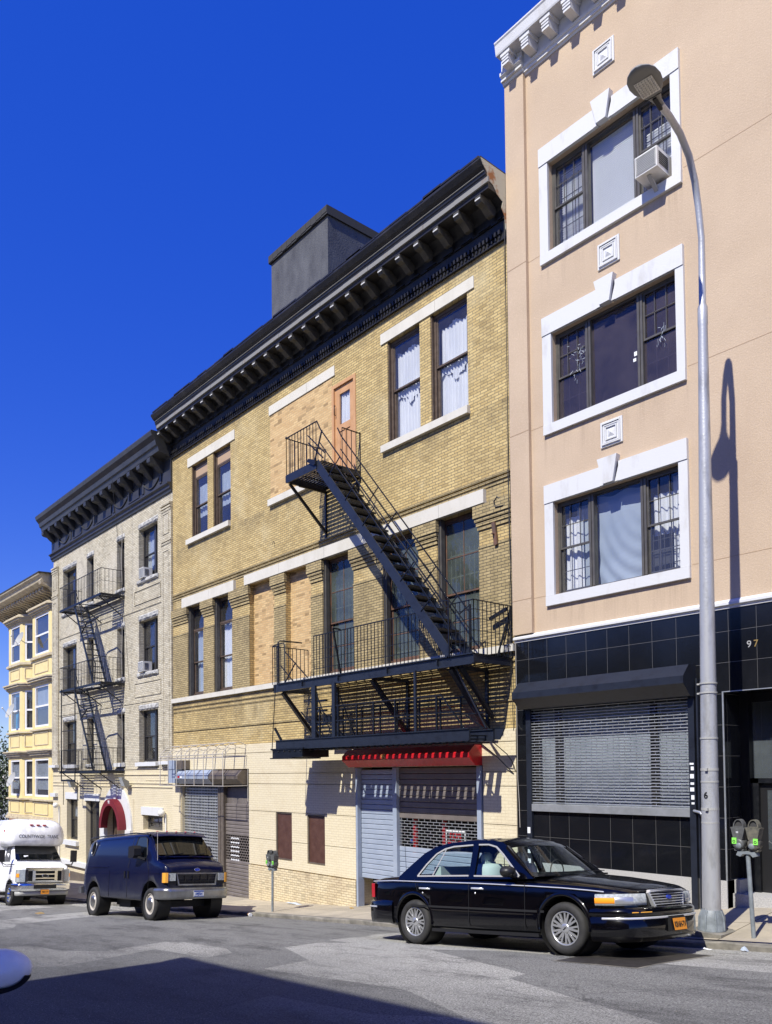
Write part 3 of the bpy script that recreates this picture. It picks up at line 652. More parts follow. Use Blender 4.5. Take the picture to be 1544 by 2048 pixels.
# -------- entrance with red housing
X0, XM0, XM1, X1 = -16.2, -14.82, -14.68, -11.97
m = MB(); z = -1.12
while z < 1.62: m.prism([(.06, z), (.045, z+.015), (.045, z+.105), (.06, z+.118), (.085, z+.118), (.085, z)], 'x', X0+.06, XM0); z += .125
s1 = obj('shutter', m, 'shutter_blue', yb, 'closed pale blue slatted shutter')
m = MB(); z = -1.6
while z < -.33: m.prism([(.06, z), (.045, z+.015), (.045, z+.105), (.06, z+.118), (.085, z+.118), (.085, z)], 'x', XM1, X1-.03); z += .125
obj('shutter_foot', m, 'shutter_blue', s1)
m = MB(); z = .445
while z < 1.60: m.prism([(.06, z), (.045, z+.015), (.045, z+.115), (.06, z+.13), (.085, z+.13), (.085, z)], 'x', XM1, X1-.03); z += .135
s2 = obj('shutter', m, 'shutter_brown', yb, 'grey-brown slatted shutter over an open link grille')
m = MB()
for k in range(11):
    z = -.30+k*.0685; m.tube([(XM1, .06, z), (X1-.03, .06, z)], .0085, 6)
    for i in range(14):
        x = XM1+.06+(i+.5*(k % 2))*.20
        if x < X1-.05: m.box(x, x+.011, .05, .066, z, z+.0685)
obj('link_grille', m, 'shutter_silver', s2)
m = MB().box(X0-.02, X0+.05, -.08, .12, -1.95, 1.67); m.box(XM0, XM1, -.05, .12, -1.6, 1.67); m.box(X1-.05, X1+.07, -.08, .12, -1.7, 1.67)
obj('gate_rail', m, 'shutter_blue', yb)
obj('backing', MB().box(X0, X1+.08, .75, .77, -3, 1.68), 'interior', yb)
m = MB()
for x in (-14.35, -13.35, -15.72): m.box(x-.045, x+.045, .22, .30, -2.6, 1.6)
obj('door_post', m, 'red_post', yb)
obj('door_panel', MB().box(-15.6, -14.9, .25, .28, -2.6, -1.2), 'shutter_blue', yb)
sg = obj('notice', frame(MB(), -13.25, -12.62, -.45, .22, .18, .2, .035), 'paper_white', yb, 'white bordered black notice with red letters behind the grille')
obj('notice_field', MB().box(-13.22, -12.65, .19, .198, -.2, .2), 'ink', sg); obj('notice_field', MB().box(-13.22, -12.65, .185, .198, -.45, -.22), 'paper_white', sg)
for s_, zz in (('FOR', .09), ('RENT', -.09)): text('letters', s_, .2, 'red_paint', sg, lambda u, v, d, zz=zz: (-12.935+u, .185-d, zz+v), bold=True)
m = MB().box(-14.48, -14.40, .2, .21, -.14, -.05); obj('sticker', m, 'plate_blue', yb)
hr = housing(-16.28, -11.88, 1.69, 2.13, .46, 'red_paint', lab='bright red metal shutter housing above the entrance')
obj('housing_lid', MB().box(-16.32, -11.86, -.05, -.005, 2.131, 2.17), 'iron', hr)
text('house_number', '95', .17, 'gold', hr, lambda u, v, d: (-14.68+u, -.462-d, 1.91+v), bold=True)
m = MB()
for x in (-15.9, -14.6, -13.3): m.bar((x, -.1, 2.13), (x, -.02, 2.42), .03)
obj('stay', m, 'iron', hr)
# loose cables on the right edge
m = MB()
random.seed(3)
for k, (x, y) in enumerate(((-10.99, -.05), (-10.97, -.08))): m.tube([(x+.012*math.sin(j*1.1+k*2), y-.03*abs(math.sin(j*.7+k)), 13.2-j*.6) for j in range(16 if k else 19)], .008, 5)
obj('cable', m, 'cable', yb)
m = MB().tube([(-10.9, -.04, 13.9-.5*j+.0*j) if j < 26 else (-10.9+.05*math.sin(j), -.05, 13.9-.5*j) for j in range(28)], .007, 5); obj('cable', m, 'cable_pale', yb)
# ================================================================== MAIN FIRE ESCAPE
fe = thing('fire_escape', 'large black iron fire escape with a long straight stair on the yellow brick building', 'fire escape', (-14.6, -.6, 1.9))
def grating(m, x0, x1, y0, y1, z, n, nb=4, t=.016, w=.045, h=.02):
    for i in range(n+1): y = y0+(y1-y0)*i/n; m.box(x0, x1, y-t, y+t, z-h, z)
    for i in range(nb+1): x = x0+(x1-x0)*i/nb; m.box(x-.012, x+.012, y0, y1, z-h-.02, z-h-.001)
    return m
def rail(m, pts, z0, z1, step=.12, rr=.014, br_=.008, mids=()):
    for a, b in zip(pts, pts[1:]):
        a, b = Vector(a+(0,)), Vector(b+(0,)); L = (b-a).length; n = max(1, round(L/step))
        m.bar(a+Vector((0, 0, z1)), b+Vector((0, 0, z1)), .03, .02)
        for zz in mids: m.bar(a+Vector((0, 0, zz)), b+Vector((0, 0, zz)), .012, .012)
        for i in range(n+1):
            p = a+(b-a)*(i/n); m.bar(p+Vector((0, 0, z0)), p+Vector((0, 0, z1)), .014, .014)
    return m
YF = -1.25
lx0, lx1 = -17.48, -15.97
m = MB(); grating(m, lx0, lx1, -1.2, -.03, 9.28, 13, 4, t=.027)
lan = obj('landing', m, 'iron', fe)
m = MB().box(lx0-.02, lx0+.03, -1.29, 0, 9.12, 9.30); m.box(lx0+.03, -16.14, -1.29, -1.25, 9.10, 9.31); m.box(lx1-.03, lx1+.01, -.6, 0, 9.14, 9.28); m.box(-16.14, lx1, -.62, -.58, 9.14, 9.28)
obj('landing_beam', m, 'iron_lit', lan)
m = rail(MB(), [(lx0, 0.), (lx0, -1.27), (-16.16, -1.27)], 9.28, 10.29, .13); rail(m, [(lx1, 0.), (lx1, -.6)], 9.28, 10.26, .15)
for x, y in ((lx0, 0), (lx0, -1.27)): m.lathe([(0, 10.35), (.035, 10.3), (.0, 10.25)], (x, y, 0), 8)
m.bar((lx1, 0, 9.0), (lx1-.02, -.0, 10.3), .03)
obj('railing', m, 'iron', lan)
m = MB()
for x in (lx0+.04, lx1-.12):
    m.bar((x, -.02, 7.9), (x, -.02, 9.12), .05, .07); m.bar((x, -1.2, 9.1), (x, -.03, 8.02), .05, .07); m.bar((x, -.9, 9.12), (x, -.0, 9.12), .05, .06)
obj('bracket', m, 'iron', fe)
# stair
TX, TZ, BX, BZ = -16.13, 9.30, -11.63, 3.96
def stair(yo, yi, name):
    m = MB()
    for y in (yo, yi):
        m.bar((TX-.05, y, TZ-.04), (BX, y, BZ), .03, .215, up=(0, 0, 1)); 
    return obj(name, m, 'iron_lit', fe)
st = stair(YF, -.62, 'stair_stringer')
m = MB(); n = 20
for k in range(1, n):
    t = k/n; x = TX+(BX-TX)*t; z = TZ+(BZ-TZ)*t+.05
    for j in range(5): m.box(x-.12+j*.052, x-.12+j*.052+.032, YF+.02, -.63, z-.014, z)
    m.box(x-.125, x-.120, YF+.02, -.63, z-.05, z+.012); m.box(x+.135, x+.14, YF+.02, -.63, z-.04, z+.01)
obj('tread', m, 'iron', fe)
for y, x_ in ((YF-.02, 0), (-.62, 0)):
    m = MB(); d = Vector((BX-TX, 0, BZ-TZ)); a = Vector((TX, y, TZ)); hz = 1.08
    m.bar(a+Vector((.16, 0, hz-.35)), a+Vector((.16, 0, hz-.35))+d*.955, .024); m.bar(a+Vector((.0, 0, 1.0)), a+Vector((.16, 0, hz-.35)), .024)
    m.bar(a+Vector((.12, 0, .42)), a+Vector((.12, 0, .42))+d*.97, .02)
    m.bar((BX+.01, y, BZ-.05), (BX+.01, y, BZ+1.1), .028); m.bar((BX-.3, y, BZ+.95), (BX+.01, y, BZ+1.1), .02) if y > -1 else m.bar((BX+.01, y, BZ+1.1), (BX-.22, y, BZ+1.12), .02)
    for k in range(1, 7):
        t = k/7-.03; p = a+d*t; q = p+Vector((.46, 0, .24)); m.bar(p+Vector((-.04, 0, .08)), p+Vector((.42, 0, .42)), .02, .02)
    obj('handrail', m, 'iron', fe)
m = MB().bar((TX-.35, -1.27, 9.85), (TX+.25, -1.27, 9.3), .03); m.bar((TX-.38, -1.27, 10.05), (TX+.35, -1.27, 9.38), .025); m.bar((TX-.1, -1.27, 9.3), (TX+.22, -1.27, 10.0), .03)
m.prism([(TX-.35, 9.36), (TX-.3, 9.42), (TX-.02, 9.32), (TX+.0, 9.2), (TX-.1, 9.2)], 'y', -1.33, -1.29)
obj('brace', m, 'iron', fe)
# lower balcony
bx0, bx1 = -18.33, -11.0; YB = -1.19
m = MB(); grating(m, -17.2, bx1, -1.15, -.05, 3.92, 14, 18, t=.024); grating(m, bx0, -17.2, -1.15, -.7, 3.92, 5, 2, t=.02)
bal = obj('balcony', m, 'iron', fe)
m = MB().box(bx0+.3, bx1, YB-.02, YB+.02, 3.72, 3.925); m.box(bx0+.3, bx1, YB-.06, YB+.02, 3.70, 3.725); m.box(bx0+.3, bx1, YB-.06, YB+.02, 3.90, 3.925); m.box(bx0, bx0+.32, YB+.02, YB+.06, 3.70, 3.9)
m.box(bx1-.03, bx1, -1.17, 0, 3.74, 3.92); m.box(bx0, bx0+.04, -1.17, 0, 3.74, 3.92)
for x in (-16.9, -15.4, -13.6, -12.0): m.box(x-.012, x+.012, YB-.075, YB-.03, 3.76, 3.88)
obj('balcony_beam', m, 'iron_lit', bal)
m = rail(MB(), [(-16.45, YB), (-12.45, YB)], 3.92, 4.97, .125, mids=(4.15, 4.38, 4.62))
obj('railing', m, 'iron', bal); m = MB()
rail(m, [(-11.63, YB), (bx1, YB), (bx1, -.03)], 3.92, 4.99, .125, mids=(4.15, 4.38, 4.62, 4.8))
obj('railing', m, 'iron', bal); m = MB()
rail(m, [(bx0, YB), (bx0, -.03)], 3.92, 4.95, .125); rail(m, [(bx0, YB), (-18.0, YB)], 3.92, 4.93, .11, mids=(4.15, 4.38, 4.62))
m.tube([(-18.05, YB, 3.92), (-18.05, YB, 5.02), (-18.0, YB+.02, 5.06), (-17.95, YB+.4, 5.06), (-17.95, -.5, 5.06)], .02, 6); m.tube([(-17.75, YB, 3.92), (-17.75, YB, 4.9), (-17.8, YB, 4.98), (-18.3, YB, 4.96)], .016, 6)
m.bar((-17.75, YB, 4.75), (-16.7, YB, 3.95), .022); m.bar((-17.95, YB, 4.4), (-17.35, YB, 3.92), .024); m.bar((-17.75, YB, 3.92), (-17.25, YB, 4.4), .024)
m.bar((-15.35, YB-.22, 5.0), (-15.35, YB+.0, 3.9), .035); m.bar((-15.35, YB-.22, 5.0), (-15.35, YB, 4.99), .03)
m.bar((bx1+.0, -.05, 4.98), (-11.35, -.1, 3.95), .035); m.bar((-11.02, -.16, 4.93), (-11.5, -.16, 4.78), .05, .07)
obj('railing', m, 'iron', bal)
m = MB()
for x in (-17.95, -14.25, -11.72):
    m.box(x-.035, x+.035, -.06, -.01, 2.35, 3.75); m.bar((x, -1.12, 3.68), (x, -.05, 2.46), .11, .09); m.bar((x, -1.1, 3.72), (x, -.02, 3.72), .06, .08)
m.bar((-11.55, -1.0, 3.7), (-11.55, -.05, 2.7), .09, .07); m.bar((-11.6, -1.12, 3.7), (-11.3, -.55, 2.45), .03)
obj('bracket', m, 'iron_lit', fe)
# stowed drop stair hanging under the balcony
dsx0, dsx1 = -18.05, -11.08
m = MB()
for y in (-1.27, -.55):
    m.box(dsx0, dsx1-(0 if y < -1 else .0), y-.02, y+.02, 2.19, 2.41); m.box(dsx0, dsx1, y-.05, y+.05, 2.40, 2.42); m.box(dsx0, dsx1, y-.05, y+.05, 2.17, 2.19)
m.prism([(-11.1, 2.2), (-10.95, 2.2), (-10.82, 2.42), (-11.1, 2.42)], 'y', -.53, -.5)
ds = obj('drop_stair', m, 'iron_lit', fe, 'black counterweighted stair folded up level below the balcony')
m = MB()
for k in range(26):
    x = dsx0+1.2+k*.222
    for j in range(3): m.box(x-.01+.0*j, x+.03, -1.24, -.56, 2.14+j*.07, 2.16+j*.07)
    m.box(x-.01, x+.10, -1.24, -.56, 2.13, 2.145)
obj('tread', m, 'iron', ds)
m = MB()
for y in (-1.27, -.55):
    m.bar((-16.6, y, 3.17), (-11.87, y, 3.14), .03); m.bar((-16.6, y, 2.81), (-11.3, y, 2.77), .03); m.bar((-11.87, y, 3.14), (-11.2, y, 2.4), .026)
    for x in (-16.1, -15.35, -14.65, -14.04, -13.3, -12.62, -12.0): m.bar((x, y, 2.4), (x-.0, y, 3.15), .035 if y < -1 else .03)
    m.bar((-16.9, y, 3.1), (-16.0, y, 2.42), .03); m.bar((-16.35, y, 3.7), (-15.6, y, 2.42), .022)
m.bar((-11.87, -.55, 2.75), (-11.3, -.55, 2.42), .025)
obj('handrail', m, 'iron', ds)
m = MB().box(-16.42, -16.26, -1.30, -1.24, 2.42, 3.72); m.box(-15.58, -15.46, -1.30, -1.24, 2.42, 3.72); m.box(-16.42, -16.28, -.58, -.52, 2.42, 3.72); m.box(-12.68, -12.62, -1.29, -1.25, 2.42, 3.72)
for z in (2.75, 3.1, 3.35): m.box(-16.95, -16.3, -.95, -.88, z, z+.05)
m.box(-16.2, -15.9, -1.1, -.7, 2.8, 2.95)
obj('hanger', m, 'iron_lit', ds)
m = MB().box(-18.15, -16.78, -1.33, -.50, 1.96, 2.165); m.box(-18.2, -16.72, -1.36, -.47, 2.165, 2.2); m.box(-18.2, -17.2, -1.38, -.45, 1.93, 1.96)
for k in range(6): m.lathe([(0, -1.36), (.02, -1.355), (.02, -1.33)], (-18.1+k*.25, 0, 2.12), 6, 'y')
obj('counterweight_box', m, 'iron', ds)
m = MB().tube([(-18.1, -1.25, 3.9), (-18.22, -1.3, 2.15)], .012, 5); m.bar((-18.15, -1.25, 2.75), (-17.85, -1.25, 2.42), .05); m.tube([(-11.2, -.52, 2.2), (-10.95, -.3, 1.9), (-10.99, -.1, 1.75), (-10.95, -.05, 1.55)], .01, 5)
m.tube([(-11.5, -.6, 2.2), (-11.3, -.2, 1.85), (-11.0, -.05, 1.5)], .012, 5)
obj('cable', m, 'iron', ds)
# ================================================================== TAN STUCCO BUILDING
TX0, TX1 = -10.93, 2.5
tb = thing('stucco_building', 'tan stucco building with white window surrounds and black tiled shopfront on the right', 'building', (-8., 0, -.8))
W3 = [(-9.88, -7.19, 11.96, 13.78), (-9.86, -7.175, 8.48, 10.29), (-9.88, -7.19, 5.04, 6.89)]
extra = [(a+5.9, c+5.9, e, f) for a, c, e, f in W3]
m = wall(MB(), TX0, TX1, 4.27, 16.2, W3+extra, 0., .3); obj('wall', m, 'tan_stucco', tb, fixn=False)
pl = MB().box(TX0, -10.43, -.085, -.001, 4.36, 16.0)
obj('pilaster', pl, 'tan_stucco', tb)
m = MB()
for z in (12.02, 8.515, 5.065): m.box(-10.43, -10.1 if z != 5.065 else -10.12, -.003, .01, z-.0045, z+.0045); m.box(-7.0, TX1, -.003, .01, z-.0045, z+.0045); m.box(TX0, -10.43, -.089, -.08, z-.006, z+.006)
obj('control_joint', m, 'shade_panel', tb)
shell(tb, 'side_wall', 'tan_stucco', TX0, TX1, -4, 16.1, 14)
for h in W3+extra[:0]:
    pass
meds = [(-8.55, 15.08), (-8.52, 11.27), (-8.53, 7.86)]
for i, h in enumerate(W3):
    x0, x1, z0, z1 = h; o0, o1 = -10.09+(.012 if i == 1 else 0), -7.02; zb, zt = z0-.2, z1+.37
    m = MB(); m.box(o0, x0, -.055, .0, z0, z1+.0); m.box(x1, o1, -.055, 0., z0, z1); m.box(o0, o1, -.062, .0, zb, z0-.004); 
    m.box(o0, -8.77, -.07, 0., z1+.004, zt); m.box(-8.37, o1, -.07, 0., z1+.004, zt)
    m.prism([(-8.79, zt+.13), (-8.365, zt+.13), (-8.46, z1+.012), (-8.67, z1+.012)], 'y', -.13, 0.)
    m.prism([(-8.795, zt-.0), (-8.77, zt-.0), (-8.77, z1+.01), (-8.685, z1+.01)], 'y', -.0699, 0.); m.prism([(-8.37, zt), (-8.345, zt), (-8.45, z1+.01), (-8.37, z1+.01)], 'y', -.0699, 0.)
    obj('window_surround', m, 'white_trim', tb, 'white window surround with keystone and dirty drips under the sill' if i == 2 else None)
    cx, cz = meds[i]; m = MB()
    for hw, e in ((.235, .03), (.20, .045), (.165, .03)): m.box(cx-hw, cx+hw, -e, 0, cz-hw-.005, cz+hw+.005) if e == .03 and hw == .235 else frame(m, cx-hw, cx+hw, cz-hw-.005, cz+hw+.005, -e-.012, -.0, .02)
    frame(m, cx-.12, cx+.12, cz-.125, cz+.125, -.052, -.031, .018)
    m.add([(cx-.07, -.031, cz-.07), (cx+.07, -.031, cz-.07), (cx+.07, -.031, cz+.07), (cx-.07, -.031, cz+.07), (cx, -.06, cz)], [(0, 1, 4), (1, 2, 4), (2, 3, 4), (3, 0, 4)])
    obj('medallion', m, 'white_trim', tb)
    # triple window
    m = MB(); y = .10; frame(m, x0, x1, z0, z1, y, y+.1, .05)
    xa, xb = -9.08, -7.96
    for xm in (xa, xb): m.box(xm-.055, xm-.008, y-.02, y+.1, z0+.05, z1-.05); m.box(xm+.008, xm+.055, y-.02, y+.1, z0+.05, z1-.05); m.box(xm-.01, xm+.01, y+.01, y+.1, z0, z1)
    zm = z0+(z1-z0)*.5
    for a, c in ((x0+.05, xa-.055), (xb+.055, x1-.05)):
        frame(m, a, c, zm-.02, z1-.05, y+.01, y+.04, .035); frame(m, a, c, z0+.05, zm+.03, y+.05, y+.08, .04)
        for k in (1, 2): xx = a+(c-a)*k/3; m.box(xx-.007, xx+.007, y+.018, y+.03, zm, z1-.06); m.box(xx-.007, xx+.007, y+.058, y+.07, z0+.06, zm)
        zz = (zm+z1)/2-.02; m.box(a, c, y+.018, y+.03, zz-.007, zz+.007); zz = (zm+z0)/2; m.box(a, c, y+.058, y+.07, zz-.007, zz+.007)
    w = obj('window', m, 'bronze_frame', tb)
    p = MB().box(x0+.05, xa-.05, y+.045, y+.049, z0+.05, z1-.05); p.box(xb+.05, x1-.05, y+.045, y+.049, z0+.05, z1-.05); p.box(xa+.05, xb-.05, y+.045, y+.049, z0+.05, z1-.05)
    obj('pane', p, 'pane' if i != 1 else 'pane_sky', w)
    if i == 0:
        m = MB(); z = z0+.08
        m.box(xa+.06, xb-.06, y+.160, y+.163, z0+.05, z1-.05)
        while z < z1-.1: zz = z; m.face([(xa+.08, y+.135, zz), (xb-.07, y+.135, zz), (xb-.07, y+.150, zz+.04), (xa+.08, y+.150, zz+.04)]); z += .04
        for a, c, t_ in ((x0+.1, xa-.1, .9), (xb+.1, x1-.1, .72)):
            z = z0+.08
            m.box(a, c, y+.21, y+.213, z0+.05, z0+(z1-z0)*t_)
            while z < z0+(z1-z0)*t_: m.face([(a, y+.18, z), (c, y+.18, z), (c, y+.2, z+.04), (a, y+.2, z+.04)]); z += .05
        obj('blind', m, 'blind', w, fixn=False)
        g = MB()
        for a, c in ((x0+.12, xa-.1), (xb+.1, x1-.1)):
            for k in range(5): xx = a+(c-a)*k/4; g.box(xx-.006, xx+.006, y+.11, y+.12, z0+.05, z1-.35)
            for zz in (z0+.5, z0+1.1): g.box(a, c, y+.12, y+.13, zz, zz+.014)
        obj('security_bars', g, 'dark_grille', w)
    if i == 1:
        m = MB(); random.seed(11)
        for cx_, cz_, r_ in ((-9.3, z0+1.25, .3), (-7.55, z0+.75, .26), (-9.4, z0+1.0, .22)):
            for k in range(16):
                a = random.uniform(0, 6.28); L = r_*random.uniform(.1, .5); q0 = (cx_+random.gauss(0, .08), y-.005, cz_+random.gauss(0, .13)); m.bar(q0, (q0[0]+L*math.cos(a)*.5, y-.012, q0[2]+L*math.sin(a)), .003, .007)
        obj('torn_film', m, 'curtain_grey', w, 'torn plastic film stretched over the side sashes')
        m = MB().box(-8.12, -8.06, y+.036, y+.04, 9.18, 9.26); m.box(-8.14, -8.08, y+.036, y+.04, 9.08, 9.14); obj('sticker', m, 'paper_white', w)
    if i == 2:
        rows = []
        for j in range(25):
            t = j/24; r = []
            for k in range(31):
                u = k/30; d = (u*1.1+(1-t)*.9); yy = y+.16+.02*math.sin(9*math.hypot(u-1.05, (1-t)*1.2-.1)*2.4*math.pi*.45)*max(0, 1-t*1.15)+.01*math.sin(u*9)
                r.append((xa+.06+(xb-xa-.12)*u, yy, z0+.06+(z1-z0-.12)*t+(0.0 if t < .99 else -.06*math.sin(u*5)**2)))
            rows.append(r)
        obj('curtain', MB().grid(rows), 'curtain_blue', w, fixn=False)
        obj('curtain', drape(x0+.08, xa-.3, z0+.1, z1-.3, y+.17, .03, .16, seed=2, nz=12), 'curtain_white', w, fixn=False)
        obj('curtain', drape(xb+.1, x1-.28, z0+.75, z1-.35, y+.17, .03, .14, seed=5), 'curtain_white', w, fixn=False); obj('curtain', drape(x1-.28, x1-.08, z0+.05, z1-.1, y+.19, .03, .1, seed=6), 'curtain_white', w, fixn=False)
        obj('curtain', drape(x0+.3, xa-.08, z0+.1, z1-.12, y+.21, .02, .2, seed=7, nz=12), 'curtain_grey', w, fixn=False)
        g = MB()
        for k in range(6): xx = xb+.1+k*.11; g.box(xx-.006, xx+.006, y+.12, y+.13, z0+.05, z0+.8)
        for zz in (z0+.2, z0+.42, z0+.66): g.box(xb+.08, x1-.08, y+.13, y+.14, zz, zz+.014)
        g.box(xb+.1, x1-.3, y+.15, y+.3, z0+.18, z0+.5)
        obj('security_bars', g, 'dark_grille', w)
for h in extra: sash_window(tb, *h, y=.1, mat='bronze_frame')
# cornice of the tan building
m = MB().prism([(0, 15.95), (-.02, 15.95), (-.04, 15.99), (-.07, 15.99), (-.07, 16.05), (-.10, 16.07), (-.10, 16.13), (-.07, 16.16), (-.08, 16.42), (-.42, 16.42), (-.43, 16.45), (-.455, 16.62), (-.475, 16.65), (-.475, 16.68), (.3, 16.68), (.3, 15.95)], 'x', TX0+.07, TX1)
tc = obj('cornice', m, 'white_trim', tb)
m = MB().prism([(0, 15.98), (-.10, 16.02), (-.12, 16.06), (-.17, 16.07), (-.17, 16.11), (-.13, 16.13), (-.21, 16.17), (-.21, 16.24), (-.15, 16.26), (-.15, 16.52), (0, 16.52)], 'x', TX0-.02, -10.41)
obj('cornice_return', m, 'white_trim', tc)
m0 = None
for k in range(24):
    x = -10.64+.513*k
    if m0 is None:
        mm = MB().box(x-.12, x+.12, -.40, -.085, 16.34, 16.419); mm.box(x-.085, x+.085, -.38, -.082, 16.15, 16.338); mm.box(x-.09, x+.09, -.395, -.38, 16.275, 16.31); mm.box(x-.09, x+.09, -.395, -.38, 16.21, 16.245)
        m0 = obj('bracket', mm, 'white_trim', tc); mx0 = x
    else: q = m0.copy(); SC.collection.objects.link(q); q.location.x += x-mx0
# white ledge, black tiles
m = MB().prism([(0, 4.20), (-.05, 4.205), (-.05, 4.24), (-.09, 4.26), (-.09, 4.30), (0, 4.36)], 'x', TX0, TX1); obj('ledge', m, 'white_trim', tb)
GH = (-10.5, -7.08, .745, 2.82)
m = wall(MB(), TX0, TX1, -.28, 4.2, [GH+(.35,), (-6.49, -4.3, -5, 2.83, .9)], -.03, .3); obj('tile_wall', m, 'black_tile', tb, fixn=False)
m = MB().box(TX0, -6.49, -.05, .2, -3, -.28); m.box(-4.3, TX1, -.05, .2, -3, -.28); m.box(-6.49+.0, -6.4, .2, .9, -3, -.28); obj('granite_base', m, 'granite', tb)
m = MB().box(-6.51, -6.485, -.045, -.031, -.28, 2.83); m.box(-6.51, -4.3, -.045, -.031, 2.83, 2.845); obj('edge_strip', m, 'shutter_silver', tb)
# roll-down grille over the shop window
gr = housing(-10.66, -6.96, 2.80, 3.33, .46, 'iron_lit', lab='black boxed shutter housing above the shop window', par=tb)
m = MB().box(-10.62, -10.50, -.10, -.031, -2.2, 2.9); m.box(-7.08, -6.97, -.12, -.051, -2.2, 2.9); m.box(-6.93, -6.90, -.12, -.051, -2.2, 3.1); obj('guide_rail', m, 'iron_lit', gr)
m = MB(); n = 34
for k in range(n):
    z = .92+k*.0565; m.tube([(-10.5, -.06, z), (-7.08, -.06, z)], .0105, 6)
    for i in range(15):
        x = -10.44+(i+.5*(k % 2))*.245
        if x < -7.1 and not (k < 5 and (i*7+k*3) % 5 == 0): m.box(x, x+.008, -.060, -.054, z, z+.0565)
lk = obj('link_grille', m, 'shutter_silver', gr)
obj('bottom_bar', MB().prism([(-.10, .75), (-.10, .885), (-.05, .90), (-.035, .90), (-.035, .75)], 'x', -10.52, -7.08), 'shutter_silver', gr)
obj('padlock', MB().tube([(-7.0, -.13, .86), (-6.85, -.2, .84), (-6.82, -.2, .80)], .025, 6), 'shutter_silver', gr)
m = frame(MB(), GH[0], GH[1], GH[2], GH[3], .05, .14, .06)
for x in (-9.95, -7.85): m.box(x-.05, x+.05, .05, .14, GH[2], GH[3])
sw = obj('shop_window', m, 'dark_frame', tb); obj('pane', MB().box(GH[0], GH[1], .10, .105, GH[2]+.05, GH[3]-.05), 'pane', sw); obj('backdrop', MB().box(GH[0], GH[1], .22, .24, GH[2], GH[3]), 'curtain_grey', sw)
random.seed(2); m = MB()
for k in range(7): zz = .95+k*.115+random.uniform(-.02, .02); m.box(-7.06+random.uniform(-.01, .02), -6.99, -.128, -.121, zz, zz+random.uniform(.03, .09))
for k in range(5): m.box(-10.61, -10.54, -.108, -.101, -.5+k*.2, -.5+k*.2+random.uniform(.05, .13))
obj('sticker', m, 'paper_white', gr)
text('house_number', '9', .16, 'plastic_grey', tb, lambda u, v, d: (-6.04+u, -.034-d, 3.57+v)); text('house_number', '7', .16, 'gold', tb, lambda u, v, d: (-5.93+u, -.034-d, 3.57+v))
# recessed entrance
yd = .62
m = MB().box(-6.40, -4.3, yd-.1, yd+.1, 1.32, 1.40); m.box(-6.49, -6.33, yd-.12, yd+.1, -2, 2.83); m.box(-6.33, -6.2, yd-.1, yd+.1, -2, 1.4); m.box(-5.0, -4.9, yd-.1, yd+.1, -2, 2.8); m.box(-6.33, -4.3, yd, yd+.1, 2.68, 2.83)
de = obj('entrance', m, 'iron', tb); obj('transom_pane', MB().box(-6.33, -4.4, yd+.02, yd+.03, 1.40, 2.7), 'pane_door', de)
m = MB().box(-6.2, -4.4, yd-.03, yd+.04, -1.2, 1.30); dd = obj('door', m, 'black_plastic', de)
obj('door_pane', MB().box(-6.08, -4.6, yd-.04, yd-.035, .22, 1.2), 'pane_door', dd); obj('notice', MB().box(-5.72, -5.2, yd-.05, yd-.045, .62, .98), 'paper_white', dd)
m = MB().box(-5.66, -5.46, yd-.003, yd+.003, 2.02, 2.16); m.prism([(-5.66, 2.02), (-5.46, 2.02), (-5.56, 1.94)], 'y', yd-.003, yd+.003); obj('sticker', m, 'paper_white', de)
m = MB().box(-6.49, -4.3, .14, 1.0, -2, -.50); obj('step', m, 'granite', tb)
obj('backing', MB().box(-6.49, -4.3, 1.0, 1.05, -2, 2.83), 'interior', tb)
# air conditioner in the top window
def aircon(x0, x1, y0, y1, z0, z1, lab, support=True):
    a = thing('air_conditioner', lab, 'air conditioner', ((x0+x1)/2, y1, z0))
    b_ = obj('case', MB().box(x0, x1, y0, y1, z0, z1), 'plastic_white', a)
    m = MB(); n_ = 9
    frame(m, x0+.02, x1-.02, z0+.03, z1-.03, y0-.012, y0-.001, .012)
    for k in range(n_): z = z0+.06+(z1-z0-.12)*k/(n_-1); m.box(x0+.04, x1-.04, y0-.010, y0-.001, z-.006, z+.006)
    obj('front_grille', m, 'plastic_grey', a)
    m = MB()
    for k in range(7): z = z0+.08+(z1-z0-.16)*k/6; m.box(x1+.001, x1+.008, y0+.06, y1-.15, z-.009, z+.009)
    obj('side_vent', m, 'dark_grille', a)
    if support: obj('support_arm', MB().bar(((x0+x1)/2, y0+.1, z0-.001), ((x0+x1)/2-.0, y1+.02, z0-.30), .07, .04), 'plastic_grey', a)
    return a
aircon(-7.70, -7.27, -.40, .10, 12.03, 12.39, 'white window air conditioner on a bracket in the top window of the tan building')
# ================================================================== GREY BRICK BUILDING
GX0, GX1 = -39.10, -26.63
gb = thing('brick_building', 'pale grey brick building with heavy dark scrolled cornice and maroon arched awning', 'building', (-33, 0, -3.))
GW = []
for z0, z1 in ((8.95, 10.92), (5.40, 7.39), (2.02, 3.97)):
    GW += [(-37.8, -36.1, z0, z1), (-34.85, -34.08, z0, z1), (-31.6, -30.86, z0, z1), (-29.52, -27.86, z0, z1)]
G1 = [(-37.27, -35.93, -1.34, .48), (-34.94, -33.44, -3.0, .45), (-29.15, -27.50, -.52, .04)]
ARX, ARZ, ARR = -31.57, -.60, .98
m = wall(MB(), GX0, GX1, 1.78, 12.9, GW, 0., .24); obj('wall', m, 'grey_brick', gb, fixn=False)
